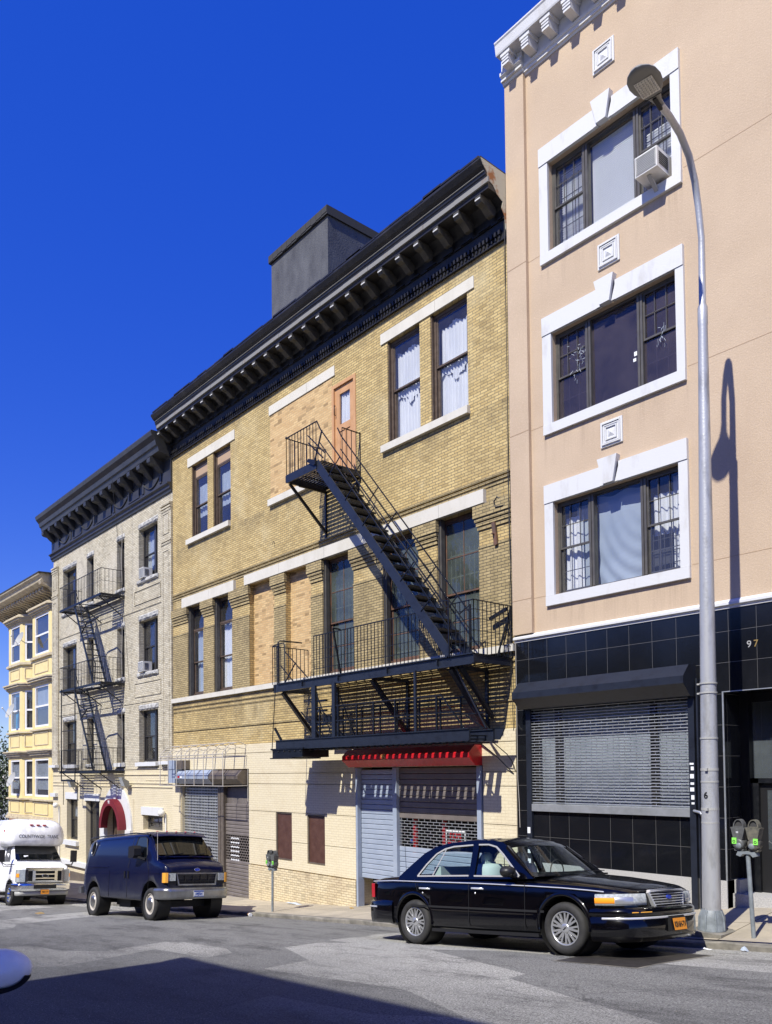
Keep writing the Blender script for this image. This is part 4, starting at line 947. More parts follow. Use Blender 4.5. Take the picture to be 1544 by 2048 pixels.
# painted ground storey with arched doorway
m = wall(MB(), GX0, GX1, -5, 1.78, G1+[(ARX-ARR, ARX+ARR, -5, ARZ+ARR)], -.012, .25)
pts = [(ARX-ARR, ARZ+ARR), (ARX-ARR, ARZ)]+[(ARX-ARR*math.cos(a*math.pi/16), ARZ+ARR*math.sin(a*math.pi/16)) for a in range(1, 9)]
m.poly([pts], lambda u, v, d: (u, -.012, v)); m.poly([[(2*ARX-p[0], p[1]) for p in pts]], lambda u, v, d: (u, -.012, v))
obj('painted_wall', m, 'painted_grey_brick', gb, fixn=False)
shell(gb, 'side_wall', 'grey_brick', GX0, GX1, -5, 12.9, 13)
m = MB()
for z in (1.78, 1.56, 1.24, 1.10): m.box(GX0, GX1, -.045, -.013, z-.03, z)
m.box(-28.9, -27.3, -.03, -.013, 1.32, 1.34); m.box(-27.3, -27.28, -.03, -.013, 1.32, 1.5)
for a, c in ((-30.0, -28.9),): m.box(a, a+.03, -.03, -.013, -.9, .6)
obj('string_course', m, 'painted_grey_brick', gb)
m = MB()
for a, c in ((GX0, -38.33), (-27.42, GX1)):
    m.box(a, c, -.07, -.001, 1.8, 11.3)
    for z, e in ((11.28, .13), (11.18, .11), (11.08, .09), (9.98, .10), (9.88, .09)): m.box(a-(.0), c, -e, -.0705, z-.06, z)
    frame(m, a+.15, c-.15, 10.2, 10.95, -.09, -.0705, .03); frame(m, a+.15, c-.15, 2.4, 9.6, -.085, -.0705, .03)
for z0, z1 in ((8.05, 8.6), (4.5, 5.05)):
    m.box(-38.3, -27.45, -.025, -.001, z0-.22, z0-.19); frame(m, -29.9, -27.6, z0, z1, -.025, -.001, .03)
for h in GW:
    pass
obj('brick_trim', m, 'grey_brick', gb)
random.seed(21)
m = MB()
def rock(m, x0, x1, y0, z0, z1):
    n = max(3, int((x1-x0)/.09)); f = []
    for j in range(5): f.append([(x0+(x1-x0)*i/n, y0+(.035*random.random() if 0 < i < n and 0 < j < 4 else .06), z0+(z1-z0)*j/4+random.uniform(-.012, .012)) for i in range(n+1)])
    m.grid(f, sm=False); m.box(x0, x1, y0+.055, .05, z0+.01, z1-.01)
for a, c, z0, z1 in GW: rock(m, a-.04, c+.04, -.055, z1, z1+.22); rock(m, a-.10, c+.08, -.10, z0-.16, z0)
obj('rough_stone_trim', m, 'rough_stone', gb, fixn=False)
m = MB()
for a, c, z0, z1 in G1: m.box(a-.1, c+.1, -.06, .1, z1, z1+.30)
for a, c in ((-37.4, -35.75), (-29.6, -27.8), (-31.7, -30.8)): m.box(a, c, -.14, -.01, 1.86, 2.0)
m.box(-37.45, -35.75, -.16, 0, -1.56, -1.36); m.box(GX0-.05, -38.3, -.2, -.01, 1.9, 2.02); m.box(-27.42, GX1-.02, -.2, -.01, 1.9, 2.02); m.box(GX0-.02, -38.4, -.16, -.01, .55, .72)
m.box(-38.2, -34.0, -.14, -.01, -3.0+.55, -2.25)
# white arch ring
ring = [(1.06, 0), (1.42, 0)]
vs = []
for k in range(21):
    a = math.pi*k/20
    vs.append([(ARX-r*math.cos(a), y, ARZ+r*math.sin(a)*1.15) for r, y in ((1.0, -.08), (1.0, -.013), (1.49, -.013), (1.49, -.08), (1.0, -.08))])
m.grid(vs, sm=False)
m.prism([(ARX-.10, ARZ+1.15), (ARX+.10, ARZ+1.15), (ARX+.17, ARZ+1.78), (ARX-.17, ARZ+1.78)], 'y', -.13, -.01); m.box(ARX-1.5, ARX-1.02, -.14, -.01, -5, ARZ); m.box(ARX+1.02, ARX+1.5, -.14, -.01, -5, ARZ)
obj('white_stone_trim', m, 'white_trim', gb)
obj('plinth', MB().box(GX0, GX1, -.10, -.013, -5, -2.72), 'housing_brown', gb)
obj('door', frame(MB().box(ARX-.7, ARX+.7, .24, .26, -5, .4), ARX-1.04, ARX+1.04, -5, .42, .2, .26, .34), 'brown_frame', gb, 'dark door at the back of the arched entrance')
obj('door_backing', MB().box(ARX-1.1, ARX+1.1, .27, .3, -5, .5), 'interior', gb)
for i, h in enumerate(GW):
    w = sash_window(gb, *h, y=.20, mat='dark_frame', fw=.07, deep=.1, seed=i, grid=(1, 1, 1, 1), cur=(.25, .95) if i in (3,) else None, cmat='curtain_grey')
    if h[1]-h[0] > 1.2: obj('mullion', MB().box((h[0]+h[1])/2+.18, (h[0]+h[1])/2+.32, .17, .32, h[2], h[3]), 'dark_frame', w)
for i, h in enumerate(G1): sash_window(gb, *h, y=.18, mat='dark_frame' if i < 2 else 'bronze_frame', fw=.07, seed=i, cur=(.1, .9) if i == 2 else (.55, .8) if i == 0 else None, cmat='curtain_grey', split=.5, grid=(2, 1, 2, 1) if i == 2 else (1, 1, 1, 1))
# cornice
prof = [(0, 11.66), (-.05, 11.66), (-.07, 11.74), (-.12, 11.78), (-.12, 11.88), (-.20, 11.93), (-.20, 11.97), (-.06, 12.0), (-.06, 12.85), (-.10, 12.9), (-.52, 13.0), (-.56, 13.16), (-.62, 13.2), (-.66, 13.36), (-.78, 13.5), (-.82, 13.62), (-.80, 13.68), (.2, 13.68), (.2, 11.8), (0, 11.8)]
gc = obj('cornice', MB().prism(prof, 'x', GX0-.1, GX1-.01), 'cornice_grey', gb)
b0 = None
for k in range(14):
    x = -27.35-.885*k
    if b0 is None:
        pr = [(-.06, 12.98), (-.56, 12.98)]+[(-.50-.10*math.cos(a), 12.86+.13*math.sin(a)) for a in (1.2, .6, 0, -.6, -1.2)]+[(-.34, 12.70), (-.22, 12.58), (-.12, 12.52), (-.06, 12.48)]
        b0 = obj('bracket', MB().prism(pr, 'x', x-.13, x+.13), 'cornice_grey', gc); bx_ = x
    else: q = b0.copy(); SC.collection.objects.link(q); q.location.x += x-bx_
m = MB()
for c_ in (-28.2, -31.0, -34.6, -37.4):
    pts_ = [(c_-.7+.1*k, -.075, 12.45-.28*math.sin(math.pi*k/14)) for k in range(15)]; m.tube(pts_, .035, 6)
    for xx in (c_-.75, c_+.75): m.box(xx-.08, xx+.08, -.09, -.06, 12.15, 12.55); m.lathe([(.09, 0), (.06, -.03), (0, -.04)], (xx, -.06, 12.55), 8, 'y')
for a, c in ((-30.3, -29.3), (-33.6, -32.0), (-36.3, -35.4)): frame(m, a, c, 12.12, 12.6, -.085, -.06, .04)
obj('swag_ornament', m, 'cornice_grey', gc)
# awning
aw = thing('awning', 'dark red rounded canvas awning numbered 91 over the arched entrance', 'awning', (ARX, 0, ARZ))
rows = []
for y, s_ in ((-.085, 1.), (-.36, 1.)):
    rows.append([(ARX-1.04*math.cos(math.pi*k/20), y, ARZ+1.19*math.sin(math.pi*k/20)) for k in range(21)])
m = MB().grid(rows)
rows2 = [[(ARX-r*math.cos(math.pi*k/20), -.36, ARZ+r*1.144*math.sin(math.pi*k/20)) for k in range(21)] for r in (1.04, .82)]
m.grid(rows2, sm=False); m.grid([[(ARX-.82*math.cos(math.pi*k/20), y, ARZ+.938*math.sin(math.pi*k/20)) for k in range(21)] for y in (-.36, -.09)])
obj('canvas', m, 'maroon_canvas', aw, fixn=False); text('house_number', '91', .18, 'paper_white', aw, lambda u, v, d: (ARX+.0+u, -.362-d, ARZ+1.06+v), bold=True)
# floodlights & globe lamps on pipes
for x, z, lab in ((-30.3, 1.24, 'grey floodlight on the cream wall right of the fire escape'), (-36.0, 1.16, 'grey floodlight beneath the left end of the small fire escape')):
    f = thing('floodlight', lab, 'floodlight', (x, 0, z)); m = MB(); m.prism([(-.42, z+.22), (-.30, z-.14), (-.12, z-.16), (-.14, z+.05)], 'x', x-.17, x+.17); obj('housing', m, 'lamp_grey', f)
    obj('lens', MB().face([(x-.15, -.425, z+.2), (x+.15, -.425, z+.2), (x+.15, -.31, z-.13), (x-.15, -.31, z-.13)]), 'headlight', f); obj('arm', MB().tube([(x, -.01, z-.3), (x, -.1, z-.3), (x, -.2, z-.16)], .02), 'plastic_grey', f)
for x, lab in ((-38.15, 'white globe lamp on a pipe at the left end of the grey building'), (-27.15, 'white globe lamp on a pipe right of the small ground-floor window')):
    f = thing('pipe_lamp', lab, 'lamp', (x, 0, -2)); obj('pipe', MB().tube([(x, -.05, -4), (x, -.05, .12)], .03), 'plastic_white', f)
    obj('globe', MB().lathe([(0, .13), (.08, .11), (.13, .04), (.13, -.03), (.08, -.1), (0, -.12)], (x-.08, -.18, .16), 12), 'plastic_white', f)
def g_ac(x0, x1, z0, lab): return aircon(x0, x1, -.16, .2, z0, z0+.38, lab, False)
g_ac(-29.15, -28.75, 8.96, 'small white air conditioner in the top right window of the grey building')
g_ac(-29.25, -28.80, 5.42, 'small white air conditioner one floor below the top right window of the grey building')
m = MB().tube([(-31.0+.03*math.sin(k*1.3), -.05, 11.4-.4*k) for k in range(25)], .010, 5); obj('cable', m, 'cable_pale', gb)
m = MB().tube([(-29.9-.012*k*k*.06, -.9+.037*k, 12.9-.35*k) for k in range(24)], .007, 5); obj('cable', m, 'cable', gb)
# small fire escape
fg = thing('fire_escape', 'narrow black three-level fire escape with zigzag ladders on the grey brick building', 'fire escape', (-33, -.5, 1.7))
gx0, gx1 = -35.45, -30.85
for i, z in enumerate((8.62, 5.16, 1.70)):
    m = MB(); grating(m, gx0, -33.9, -.93, -.06, z, 9, 2, t=.026); grating(m, -33.9, gx1, -.33, -.06, z, 3, 4, t=.026); grating(m, -31.9, gx1, -.93, -.33, z, 6, 2, t=.026)
    m.box(gx0, gx1, -.97, -.94, z-.08, z+.01); m.box(gx0-.02, gx0+.02, -.96, 0, z-.08, z+.01); m.box(gx1-.02, gx1+.02, -.96, 0, z-.08, z+.01)
    for x in (gx0+.3, -33.2, gx1-.3): m.bar((x, -.93, z-.06), (x, -.0, z-.75), .035); m.bar((x, -.93, z-.05), (x, 0, z-.05), .03)
    l_ = obj('landing', m, 'iron', fg)
    obj('railing', rail(MB(), [(gx0, 0.), (gx0, -.95), (gx1, -.95), (gx1, 0.)], z, z+.98, .17, mids=(z+.5,)) if i < 2 else rail(MB(), [(gx0, 0.), (gx0, -.95), (gx1, -.95), (gx1, 0.)], z, z+.9, .15), 'iron', l_)
for i, (zt, zb) in enumerate(((8.62, 5.16), (5.16, 1.70))):
    m = MB(); X0_, X1_ = -33.85, -31.75
    for y in (-.90, -.38): m.bar((X0_, y, zt), (X1_, y, zb), .025, .13)
    for k in range(1, 14):
        t = k/14; m.box(X0_+(X1_-X0_)*t-.09, X0_+(X1_-X0_)*t+.09, -.89, -.39, zt+(zb-zt)*t-.01, zt+(zb-zt)*t+.012)
    for y in (-.93,): m.bar((X0_+.2, y, zt+.6), (X1_+.28, y, zb+.75), .022); m.bar((X1_+.28, y, zb+.75), (X1_+.2, y, zb), .02)
    m.tube([(X0_+.9, -.93, zt-1.3), (X0_+1.5, -.93, zt-.95), (X0_+2.6, -.9, zt-.9)], .03, 6)
    obj('stair', m, 'iron', fg)
m = MB()
for x in (-35.1, -33.5):
    m.tube([(x, -1.0, 5.2), (x, -1.0, 1.35)], .022, 6); m.tube([(x+.25, -1.0, 1.35), (x+.25, -1.0, .3)], .014, 5)
for z in (4.5, 4.0, 3.4, 1.35): m.tube([(-35.1, -1.0, z), (-33.5, -1.0, z)], .016, 5)
m.box(-35.1, -33.5, -1.02, -.98, 1.28, 1.36)
obj('drop_ladder', m, 'iron', fg)
# ================================================================== CREAM BAY-WINDOW BUILDING
YW = 1.0
bb = thing('bay_building', 'cream three-storey building with twin bay windows and bracketed cornice at far left', 'building', (-43, 1, -3.5))
wall_ = wall(MB(), -49.6, -39.12, -7, 10.9, [], YW, .2); obj('wall', wall_, 'red_brick', bb, fixn=False)
obj('body', MB().box(-49.6, -39.12, YW+.02, 14, -7, 10.8), 'red_brick', bb)
obj('frieze', MB().box(-49.6, -39.3, YW-.06, YW-.001, 9.9, 10.6), 'bay_trim', bb)
cor = obj('cornice', MB().prism([(YW, 10.55), (YW-.2, 10.55), (YW-.3, 10.62), (-.25, 10.66), (-.35, 10.72), (-.45, 10.78), (-.5, 10.92), (-.62, 11.02), (-.64, 11.09), (YW, 11.16)], 'x', -49.8, -39.3), 'bay_trim', bb)
obj('roof_edge', MB().prism([(-.66, 11.09), (YW, 11.165), (YW+.3, 11.22), (-.66, 11.14)], 'x', -49.9, -39.2), 'roof_tar', cor)
b0 = None
for k in range(21):
    x = -40.15-.44*k
    if b0 is None:
        pr = [(YW-.2, 10.58), (.0, 10.64), (-.18, 10.64), (-.2, 10.5), (-.08, 10.42), (.2, 10.38), (.5, 10.22), (YW-.2, 10.18)]
        b0 = obj('bracket', MB().prism(pr, 'x', x-.1, x+.1), 'bay_trim', cor); bx_ = x
    else: q = b0.copy(); SC.collection.objects.link(q); q.location.x += x-bx_
pr = [(YW, 10.9), (-.45, 10.9), (-.55, 10.75), (-.5, 10.6), (-.3, 10.55), (-.1, 10.5), (.1, 10.3), (.2, 10.1), (.4, 10.0), (.62, 9.9), (.75, 9.75), (YW, 9.7)]
obj('scroll_bracket', MB().prism(pr, 'x', -39.62, -39.32), 'bay_trim', cor)
def bay(name, xw0, xf0, xf1, xw1, yf, lab):
    P_ = [(xw0, YW), (xf0, yf), (xf1, yf), (xw1, YW)]
    fl = [(7.62, 9.60), (3.98, 6.05), (.48, 2.38)]
    b = obj(name, MB().add([], []) or MB(), 'bay_cream', bb, lab) if False else None
    body = MB(); trim = MB(); wins = []
    segs = list(zip(P_, P_[1:]))
    def off(p, k, e):       # offset the plan outline outwards
        return [(xw0-e, YW), (xf0-e*.5, yf-e), (xf1+e*.5, yf-e), (xw1+e, YW)]
    def band(z0, z1, e, mb=trim):
        o = off(None, 0, e); mb.prism(o, 'z', z0, z1)
    for z0, z1, e in ((9.72, 9.80, .12), (9.80, 9.9, .2), (9.9, 9.97, .28), (9.62, 9.72, .04), (7.40, 7.5, .12), (7.5, 7.55, .06), (6.10, 6.16, .05), (6.16, 6.26, .12), (6.26, 6.36, .22), (6.36, 6.43, .28), (3.78, 3.86, .12), (2.48, 2.56, .05), (2.56, 2.68, .13), (2.68, 2.76, .22), (2.76, 2.83, .28), (.28, .36, .12), (-.62, -.5, .06), (-.74, -.62, .14)): band(z0, z1, e)
    for (a, c) in segs:
        a_, c_ = Vector((a[0], a[1], 0)), Vector((c[0], c[1], 0)); L = (c_-a_).length; d = (c_-a_).normalized(); nrm = Vector((d.y, -d.x, 0)); 
        def T(p, a_=a_, d=d, nrm=nrm): q = a_+d*p[0]-nrm*p[1]; return (q.x, q.y, p[2])
        holes = []; mg = .36 if L > 1.5 else .16
        for z0, z1 in fl: holes.append((mg, L-mg, z0, z1))
        w = wall(MB(), 0, L, -.6, 9.75, holes, 0., .16); body.merge(w, T)
        for (z0, z1), (p0, p1) in zip(fl, ((6.66, 7.24), (3.05, 3.70), (-.42, .20))):
            t = frame(MB(), mg, L-mg, p0, p1, -.03, -.001, .045); trim.merge(t, T)
            f = frame(MB(), mg, L-mg, z0, z1, .02, .12, .09); zm = (z0+z1)/2; f.box(mg+.09, L-mg-.09, .04, .10, zm-.045, zm+.045)
            g = MB().box(mg+.08, L-mg-.08, .07, .074, z0+.08, z1-.08); bk = MB().box(mg, L-mg, .155, .165, z0, z1)
            wins.append((f, g, bk, T, L, z0, z1, mg))
    bo = obj(name, body, 'bay_cream', bb, lab, fixn=False); obj('moulding', trim, 'bay_trim', bo)
    for k, (f, g, bk, T, L, z0, z1, mg) in enumerate(wins):
        wo_ = obj('bay_window', MB().merge(f, T), 'white_frame', bb); obj('pane', MB().merge(g, T), 'pane', wo_); obj('backing', MB().merge(bk, T), 'room_dim' if k % 3 else 'interior', wo_)
        if (name, k) in (('bay', 4), ('bay', 5)) and L > 1.5: obj('blind', MB().merge(MB().box(mg+.1, L-mg-.1, .13, .14, z0+(.9 if k == 4 else .35), z1-.25), T), 'curtain_grey', wo_)
        if name == 'bay' and lab.startswith('left') and k == 4: obj('curtain', MB().merge(MB().box(mg+.5, L-mg-.1, .13, .14, z0+.1, z1-.1), T), 'poster_blue', wo_)
    obj('bay_roof', MB().prism(off(None, 0, .2), 'z', 9.975, 10.05), 'bay_trim', bo)
    return bo
bay('bay', -44.15, -43.15, -40.35, -39.55, .3, 'right bay with white windows and a blind')
bay('bay', -48.6, -47.2, -44.9, -44.2, .3, 'left bay with a bright blue curtain in the middle window')
def dish(x, y, z, tilt, lab):
    s_ = thing('satellite_dish', lab, 'satellite dish', (x, y, z)); 
    ax = Vector((.12, -.9, .4)).normalized(); r1 = ax.cross(Vector((0, 0, 1))).normalized(); r2 = ax.cross(r1)
    rows = [[tuple(Vector((x, y, z))+ax*(.10*(r/.38)**2-.10)+(r1*math.cos(a)+r2*math.sin(a)*1.1)*r for a in [2*math.pi*k/16 for k in range(16)]) for _ in (0,)][0] for r in (.02, .15, .28, .38)]
    m = MB().grid([[tuple(q) for q in rr] for rr in rows], closed=True); obj('reflector', m, 'plastic_grey', s_, fixn=False)
    m = MB().tube([Vector((x, y, z))-ax*.1, Vector((x-.15, y+.35, z-.15)), Vector((x-.2, .3, z-.15))], .025, 6); m.tube([Vector((x, y, z-.38))-ax*.02, Vector((x, y, z-.05))+ax*.42], .014, 5); m.lathe([(0, -.06), (.04, -.04), (.04, .04), (0, .05)], Vector((x, y, z-.05))+ax*.42, 8); obj('arm', m, 'plastic_white', s_)
dish(-43.9, -.15, 8.6, 0, 'grey satellite dish between the top-floor bay windows'); dish(-45.6, -.1, 5.0, 0, 'satellite dish before the blue-curtained middle bay window'); dish(-45.4, -.1, 1.35, 0, 'satellite dish at the lowest left bay window')
# ================================================================== opposite side of the street (reflected, and casting the corner shadow)
def opp(name, x0, x1, h, mat, lab, y=-16.8, dp=10, side=0.):
    b = thing(name, lab, 'building', ((x0+x1)/2, y, RX((x0+x1)/2, RT))); z0 = RX(x0, RT)-2
    hs_ = []; n = int((x1-x0)/2.6)
    for fl in range(1, int((h-RX(x0, RT))/3.3)):
        for k in range(n): cx_ = x0+(k+.5)*(x1-x0)/n; zz = h-fl*3.2; hs_.append((cx_-.55, cx_+.55, zz, zz+1.7))
    m = MB(); w = wall(MB(), x0, x1, z0, h, hs_, 0., .2); m.merge(w, lambda p: (p[0], y-p[1], p[2])); obj('wall', m, mat, b, fixn=False)
    m = MB().prism([(x0, y-.21), (x1, y-.21), (x1, y-dp), (x0-side, y-dp)], 'z', z0, h-.01); obj('body', m, mat, b)
    obj('cornice', MB().prism([(x0, y+.0), (x1, y+.0), (x1, y+.3), (x0, y+.3)], 'z', h-.4, h+.0), 'cornice_dark', b)
    m = MB()
    for a, c, e, f in hs_: m.box(a, c, y-.19, y-.15, e, f)
    obj('window', m, 'tinted_glass', b)
sx = (16.8-.3-7.03)
opp('brick_building', -11.86+.225*sx, 14, -1.3+1.17*sx, 'brown_brick', 'brown brick building across the street whose roof corner shades the road', side=3.2)
opp('brick_building', -130, -52, 3.5, 'brown_brick', 'unseen long brown brick building added far down the opposite side for dark reflections', y=-18.5)  # unseen, added to darken what the van's side reflects
opp('brick_building', -48, -11.0, 2.6, 'brown_brick', 'unseen low brown brick building added across the street for dark reflections', y=-18.5)  # unseen, added so the sedan's side mirrors something dark
plain('leaf', (.025, .045, .012), .6, (.05, .075, .02), 3.)
random.seed(9); TM = None
for k_ in range(6):
    X_ = -14.5-k_*6.3; Y_ = -30-(k_ % 2)*1.5; Z_ = RX(X_, RT)-.3
    tr = thing('tree', ['leafy tree behind the low building, nearest the camera', 'second leafy tree behind the low building, downhill', 'third leafy tree behind the low building, downhill', 'fourth leafy tree behind the low building, downhill', 'fifth leafy tree behind the low building, downhill', 'leafy tree furthest downhill behind the low building'][k_], 'tree', (X_, Y_, Z_), 'trees behind the low building across the street')
    if TM is None:
        m = MB().tube([(X_, Y_, Z_), (X_+.1, Y_, Z_+4), (X_, Y_+.1, Z_+8)], [.3, .22, .15], 10); tips = []
        for k in range(12): a = k*2.4; e = (X_+3.2*math.cos(a)*random.uniform(.3, 1), Y_+3.0*math.sin(a)*random.uniform(.3, 1), Z_+random.uniform(4.5, 12)); m.tube([(X_, Y_, Z_+3.5+.2*k), e], [.1, .03], 6); tips.append(e)
        t1_ = obj('trunk', m, 'brown_frame', tr); m = MB()
        for k in range(7000):
            c_ = random.choice(tips); p = Vector(c_)+Vector((random.gauss(0, 1.1), random.gauss(0, 1.1), random.gauss(0, 1.0))); u = Vector((random.gauss(0, 1), random.gauss(0, 1), random.gauss(0, 1))).normalized(); v = u.orthogonal().normalized(); s_ = random.uniform(.14, .26)
            m.face([p-u*s_, p+v*s_*.5, p+u*s_, p-v*s_*.5])
        t2_ = obj('crown', m, 'leaf', tr, fixn=False); TM = (t1_, t2_)
    else:
        for q_ in TM: c2_ = q_.copy(); SC.collection.objects.link(c2_); c2_.parent = tr
# ================================================================== STREET LAMP
sl_ = thing('street_lamp', 'tall grey street lamp with curved arm, flat head and black number 6 on the pole', 'street lamp', (-5.96, -1.6, -.8))
px = lambda z: -5.96+(z+.764)*.0080
gz = walk_z(-5.96, -1.6)
pr = [(px(z), -1.6, z) for z in (-.5, .5, 1.5, 2.6, 4, 5.5, 7, 8.15, 8.2, 8.45, 8.5, 9.0, 9.5)]+[(-5.884, -1.66, 9.95), (-5.878, -1.76, 10.30), (-5.86, -1.95, 10.58), (-5.83, -2.25, 10.745), (-5.79, -2.62, 10.79), (-5.722, -2.97, 10.715)]
rr = [.130, .126, .121, .115, .105, .094, .080, .068, .073, .071, .052, .050, .047, .048, .050, .050, .049, .047, .045]
obj('pole', MB().tube(pr, rr, 24), 'galv_pole', sl_)
m = MB().lathe([(.0, -.30), (.20, -.30), (.20, -.27), (.19, -.24), (.18, -.10), (.16, -.03), (.138, .01), (.130, .02), (.13, .04)], (-5.96, -1.6, gz+.33), 16)
for k in range(8): a = k*math.pi/4; m.tube([(-5.96+.19*math.cos(a), -1.6+.19*math.sin(a), gz+.06), (-5.96+.182*math.cos(a), -1.6+.182*math.sin(a), gz+.24), (-5.96+.14*math.cos(a), -1.6+.14*math.sin(a), gz+.34)], .014, 6)
obj('base', m, 'meter_post', sl_); obj('plinth', MB().box(-6.24, -5.68, -1.88, -1.32, gz-.1, gz+.045), 'curb_stone', sl_)
m = MB()
for z, w_ in ((2.83, .012), (2.69, .012), (2.02, .012), (1.56, .018), (1.38, .012), (.98, .018), (.78, .012)):
    m.lathe([(.119, -w_), (.127, -w_), (.127, w_), (.119, w_)], (px(z), -1.6, z), 24, sm=False)
    if w_ > .015: m.box(px(z)-.0, px(z)+.04, -1.755, -1.72, z-.02, z+.02)
for z in (2.83, 2.69): m.box(px(z)-.17, px(z)-.12, -1.62, -1.58, z-.012, z+.012)
obj('clamp_band', m, 'plastic_grey', sl_)
text('number', '6', .13, 'ink', sl_, lambda u, v, d: (px(1.18)-.0+u-.0, -1.6-math.sqrt(max(.0, .1225**2-u*u))-d-.003, 1.18+v), bold=True)
# lamp head
A = Vector((-5.73, -2.93, 10.72)); dv = Vector((.13, -.99, .02)).normalized(); sd = Vector((0, 0, 1)).cross(dv).normalized(); up_ = dv.cross(sd)*1.0
if up_.z < 0: up_ = -up_
S_ = [(0, .05, .05), (.10, .055, .05), (.20, .085, .055), (.30, .150, .065), (.40, .198, .075), (.52, .216, .08), (.64, .200, .07), (.73, .15, .05), (.79, .08, .03), (.81, .0, .0)]
rows = []
for s_, w_, h_ in S_:
    c_ = A+dv*s_; r = []
    for k in range(17):
        a = 2*math.pi*k/16; y_ = math.cos(a); z_ = math.sin(a)
        r.append(tuple(c_+sd*w_*y_+up_*((h_*z_+.0) if z_ > 0 else (.030*z_*(1 if w_ > 0 else 0)))))
    rows.append(r)
hd = obj('lamp_head', MB().grid(rows), 'lamp_grey', sl_)
m = MB(); P_ = lambda s_, t_, e: tuple(A+dv*s_+sd*t_+up_*(-.030-e))
m.grid([[P_(.30, -.125, .004), P_(.30, .125, .004)], [P_(.60, -.125, .004), P_(.60, .125, .004)]], sm=False)
for i in range(7):
    for j in range(6):
        a, b_ = .315+i*.04, -.115+j*.04; m.add([P_(a, b_, .005), P_(a+.03, b_, .005), P_(a+.03, b_+.03, .005), P_(a, b_+.03, .005), P_(a+.015, b_+.015, .022)], [(0, 1, 4), (1, 2, 4), (2, 3, 4), (3, 0, 4)])
obj('led_panel', m, 'lamp_lens', hd, fixn=False)
m = MB().bar(P_(.245, -.13, .0), P_(.245, .13, .0), .008, .006); m.bar(P_(.0, -.0, .02), P_(.22, 0, .005), .05, .03); obj('hinge', m, 'ink', hd)
# ================================================================== PARKING METERS
def meter_head(root, x, y, z, mat, name='meter_head', flip=1, num=False):
    m = MB()
    m.lathe([(0, -.085), (.055, -.085), (.078, -.07), (.082, -.05), (.082, .06), (0, .06)], (x, y, z+.10), 20, 'y')
    m.prism([(x-.06, z), (x+.06, z), (x+.07, z+.03), (x-.07, z+.03)], 'y', y-.05, y+.05)
    m.prism([(x-.062, z+.16), (x+.062, z+.16), (x+.098, z+.315), (x+.105, z+.33), (x-.105, z+.33), (x-.098, z+.315)], 'y', y-.075, y+.06)
    n = 12; pts = [(x+.075*math.cos(math.pi*k/n), z+.332+.112*math.sin(math.pi*k/n)) for k in range(n+1)]; pin = [(x+.058*math.cos(math.pi*k/n), z+.345+.088*math.sin(math.pi*k/n)) for k in range(n+1)]
    m.poly([pts, pin], lambda u, v, d: (u, y-.055+d, v), th=.10)
    h = obj(name, m, mat, root)
    obj('meter_window', MB().poly([pin], lambda u, v, d: (u, y-.03+d, v), th=.05), 'dark_grille', h)
    st = obj('sticker', MB().box(x-.045*flip-.03, x-.045*flip+.035, y-.094, y-.0865, z+.10, z+.185), 'sticker_green', h)
    obj('sticker_print', MB().lathe([(.020, 0), (.011, 0)], (x-.045*flip, y-.0955, z+.135), 12, 'y'), 'ink', st)
    obj('coin_vault', MB().lathe([(0, -.097), (.030, -.097), (.042, -.086)], (x+.015*flip, y, z+.075), 16, 'y'), 'meter_post', h)
    if num: obj('number', MB().box(x-.02, x-.012, y-.078, y-.0755, z+.25, z+.275).box(x+.0, x+.008, y-.078, y-.0755, z+.25, z+.275), 'paper_white', h)
def meter(x, y, xt, zt, lab, w=.10, mats=('meter_grey', 'meter_olive')):
    g = walk_z(x, y); t = thing('parking_meter', lab, 'parking meter', (x, y, g), group='twin-headed parking meters on the sidewalk')
    obj('post', MB().tube([(x, y, g-.1), (xt, y, zt)], .030, 12), 'meter_post', t)
    m = MB().prism([(xt-.13, zt), (xt-.145, zt-.035), (xt-.09, zt-.055), (xt-.05, zt-.015), (xt+.05, zt-.015), (xt+.09, zt-.055), (xt+.145, zt-.035), (xt+.13, zt), (xt+.12, zt+.02), (xt-.12, zt+.02)], 'y', y-.05, y+.05)
    obj('yoke', m, 'meter_post', t)
    meter_head(t, xt-w, y, zt+.025, mats[0], flip=1, num=True); meter_head(t, xt+w, y, zt+.025, mats[1], flip=-1)
    return t
meter(-5.27, -1.75, -5.33, .39, 'leaning twin parking meter with green stickers right of the street lamp', .105)
meter(-17.55, -1.75, -17.53, -.86, 'upright twin parking meter before the cream wall between van and sedan', .10, ('meter_grey', 'meter_grey'))
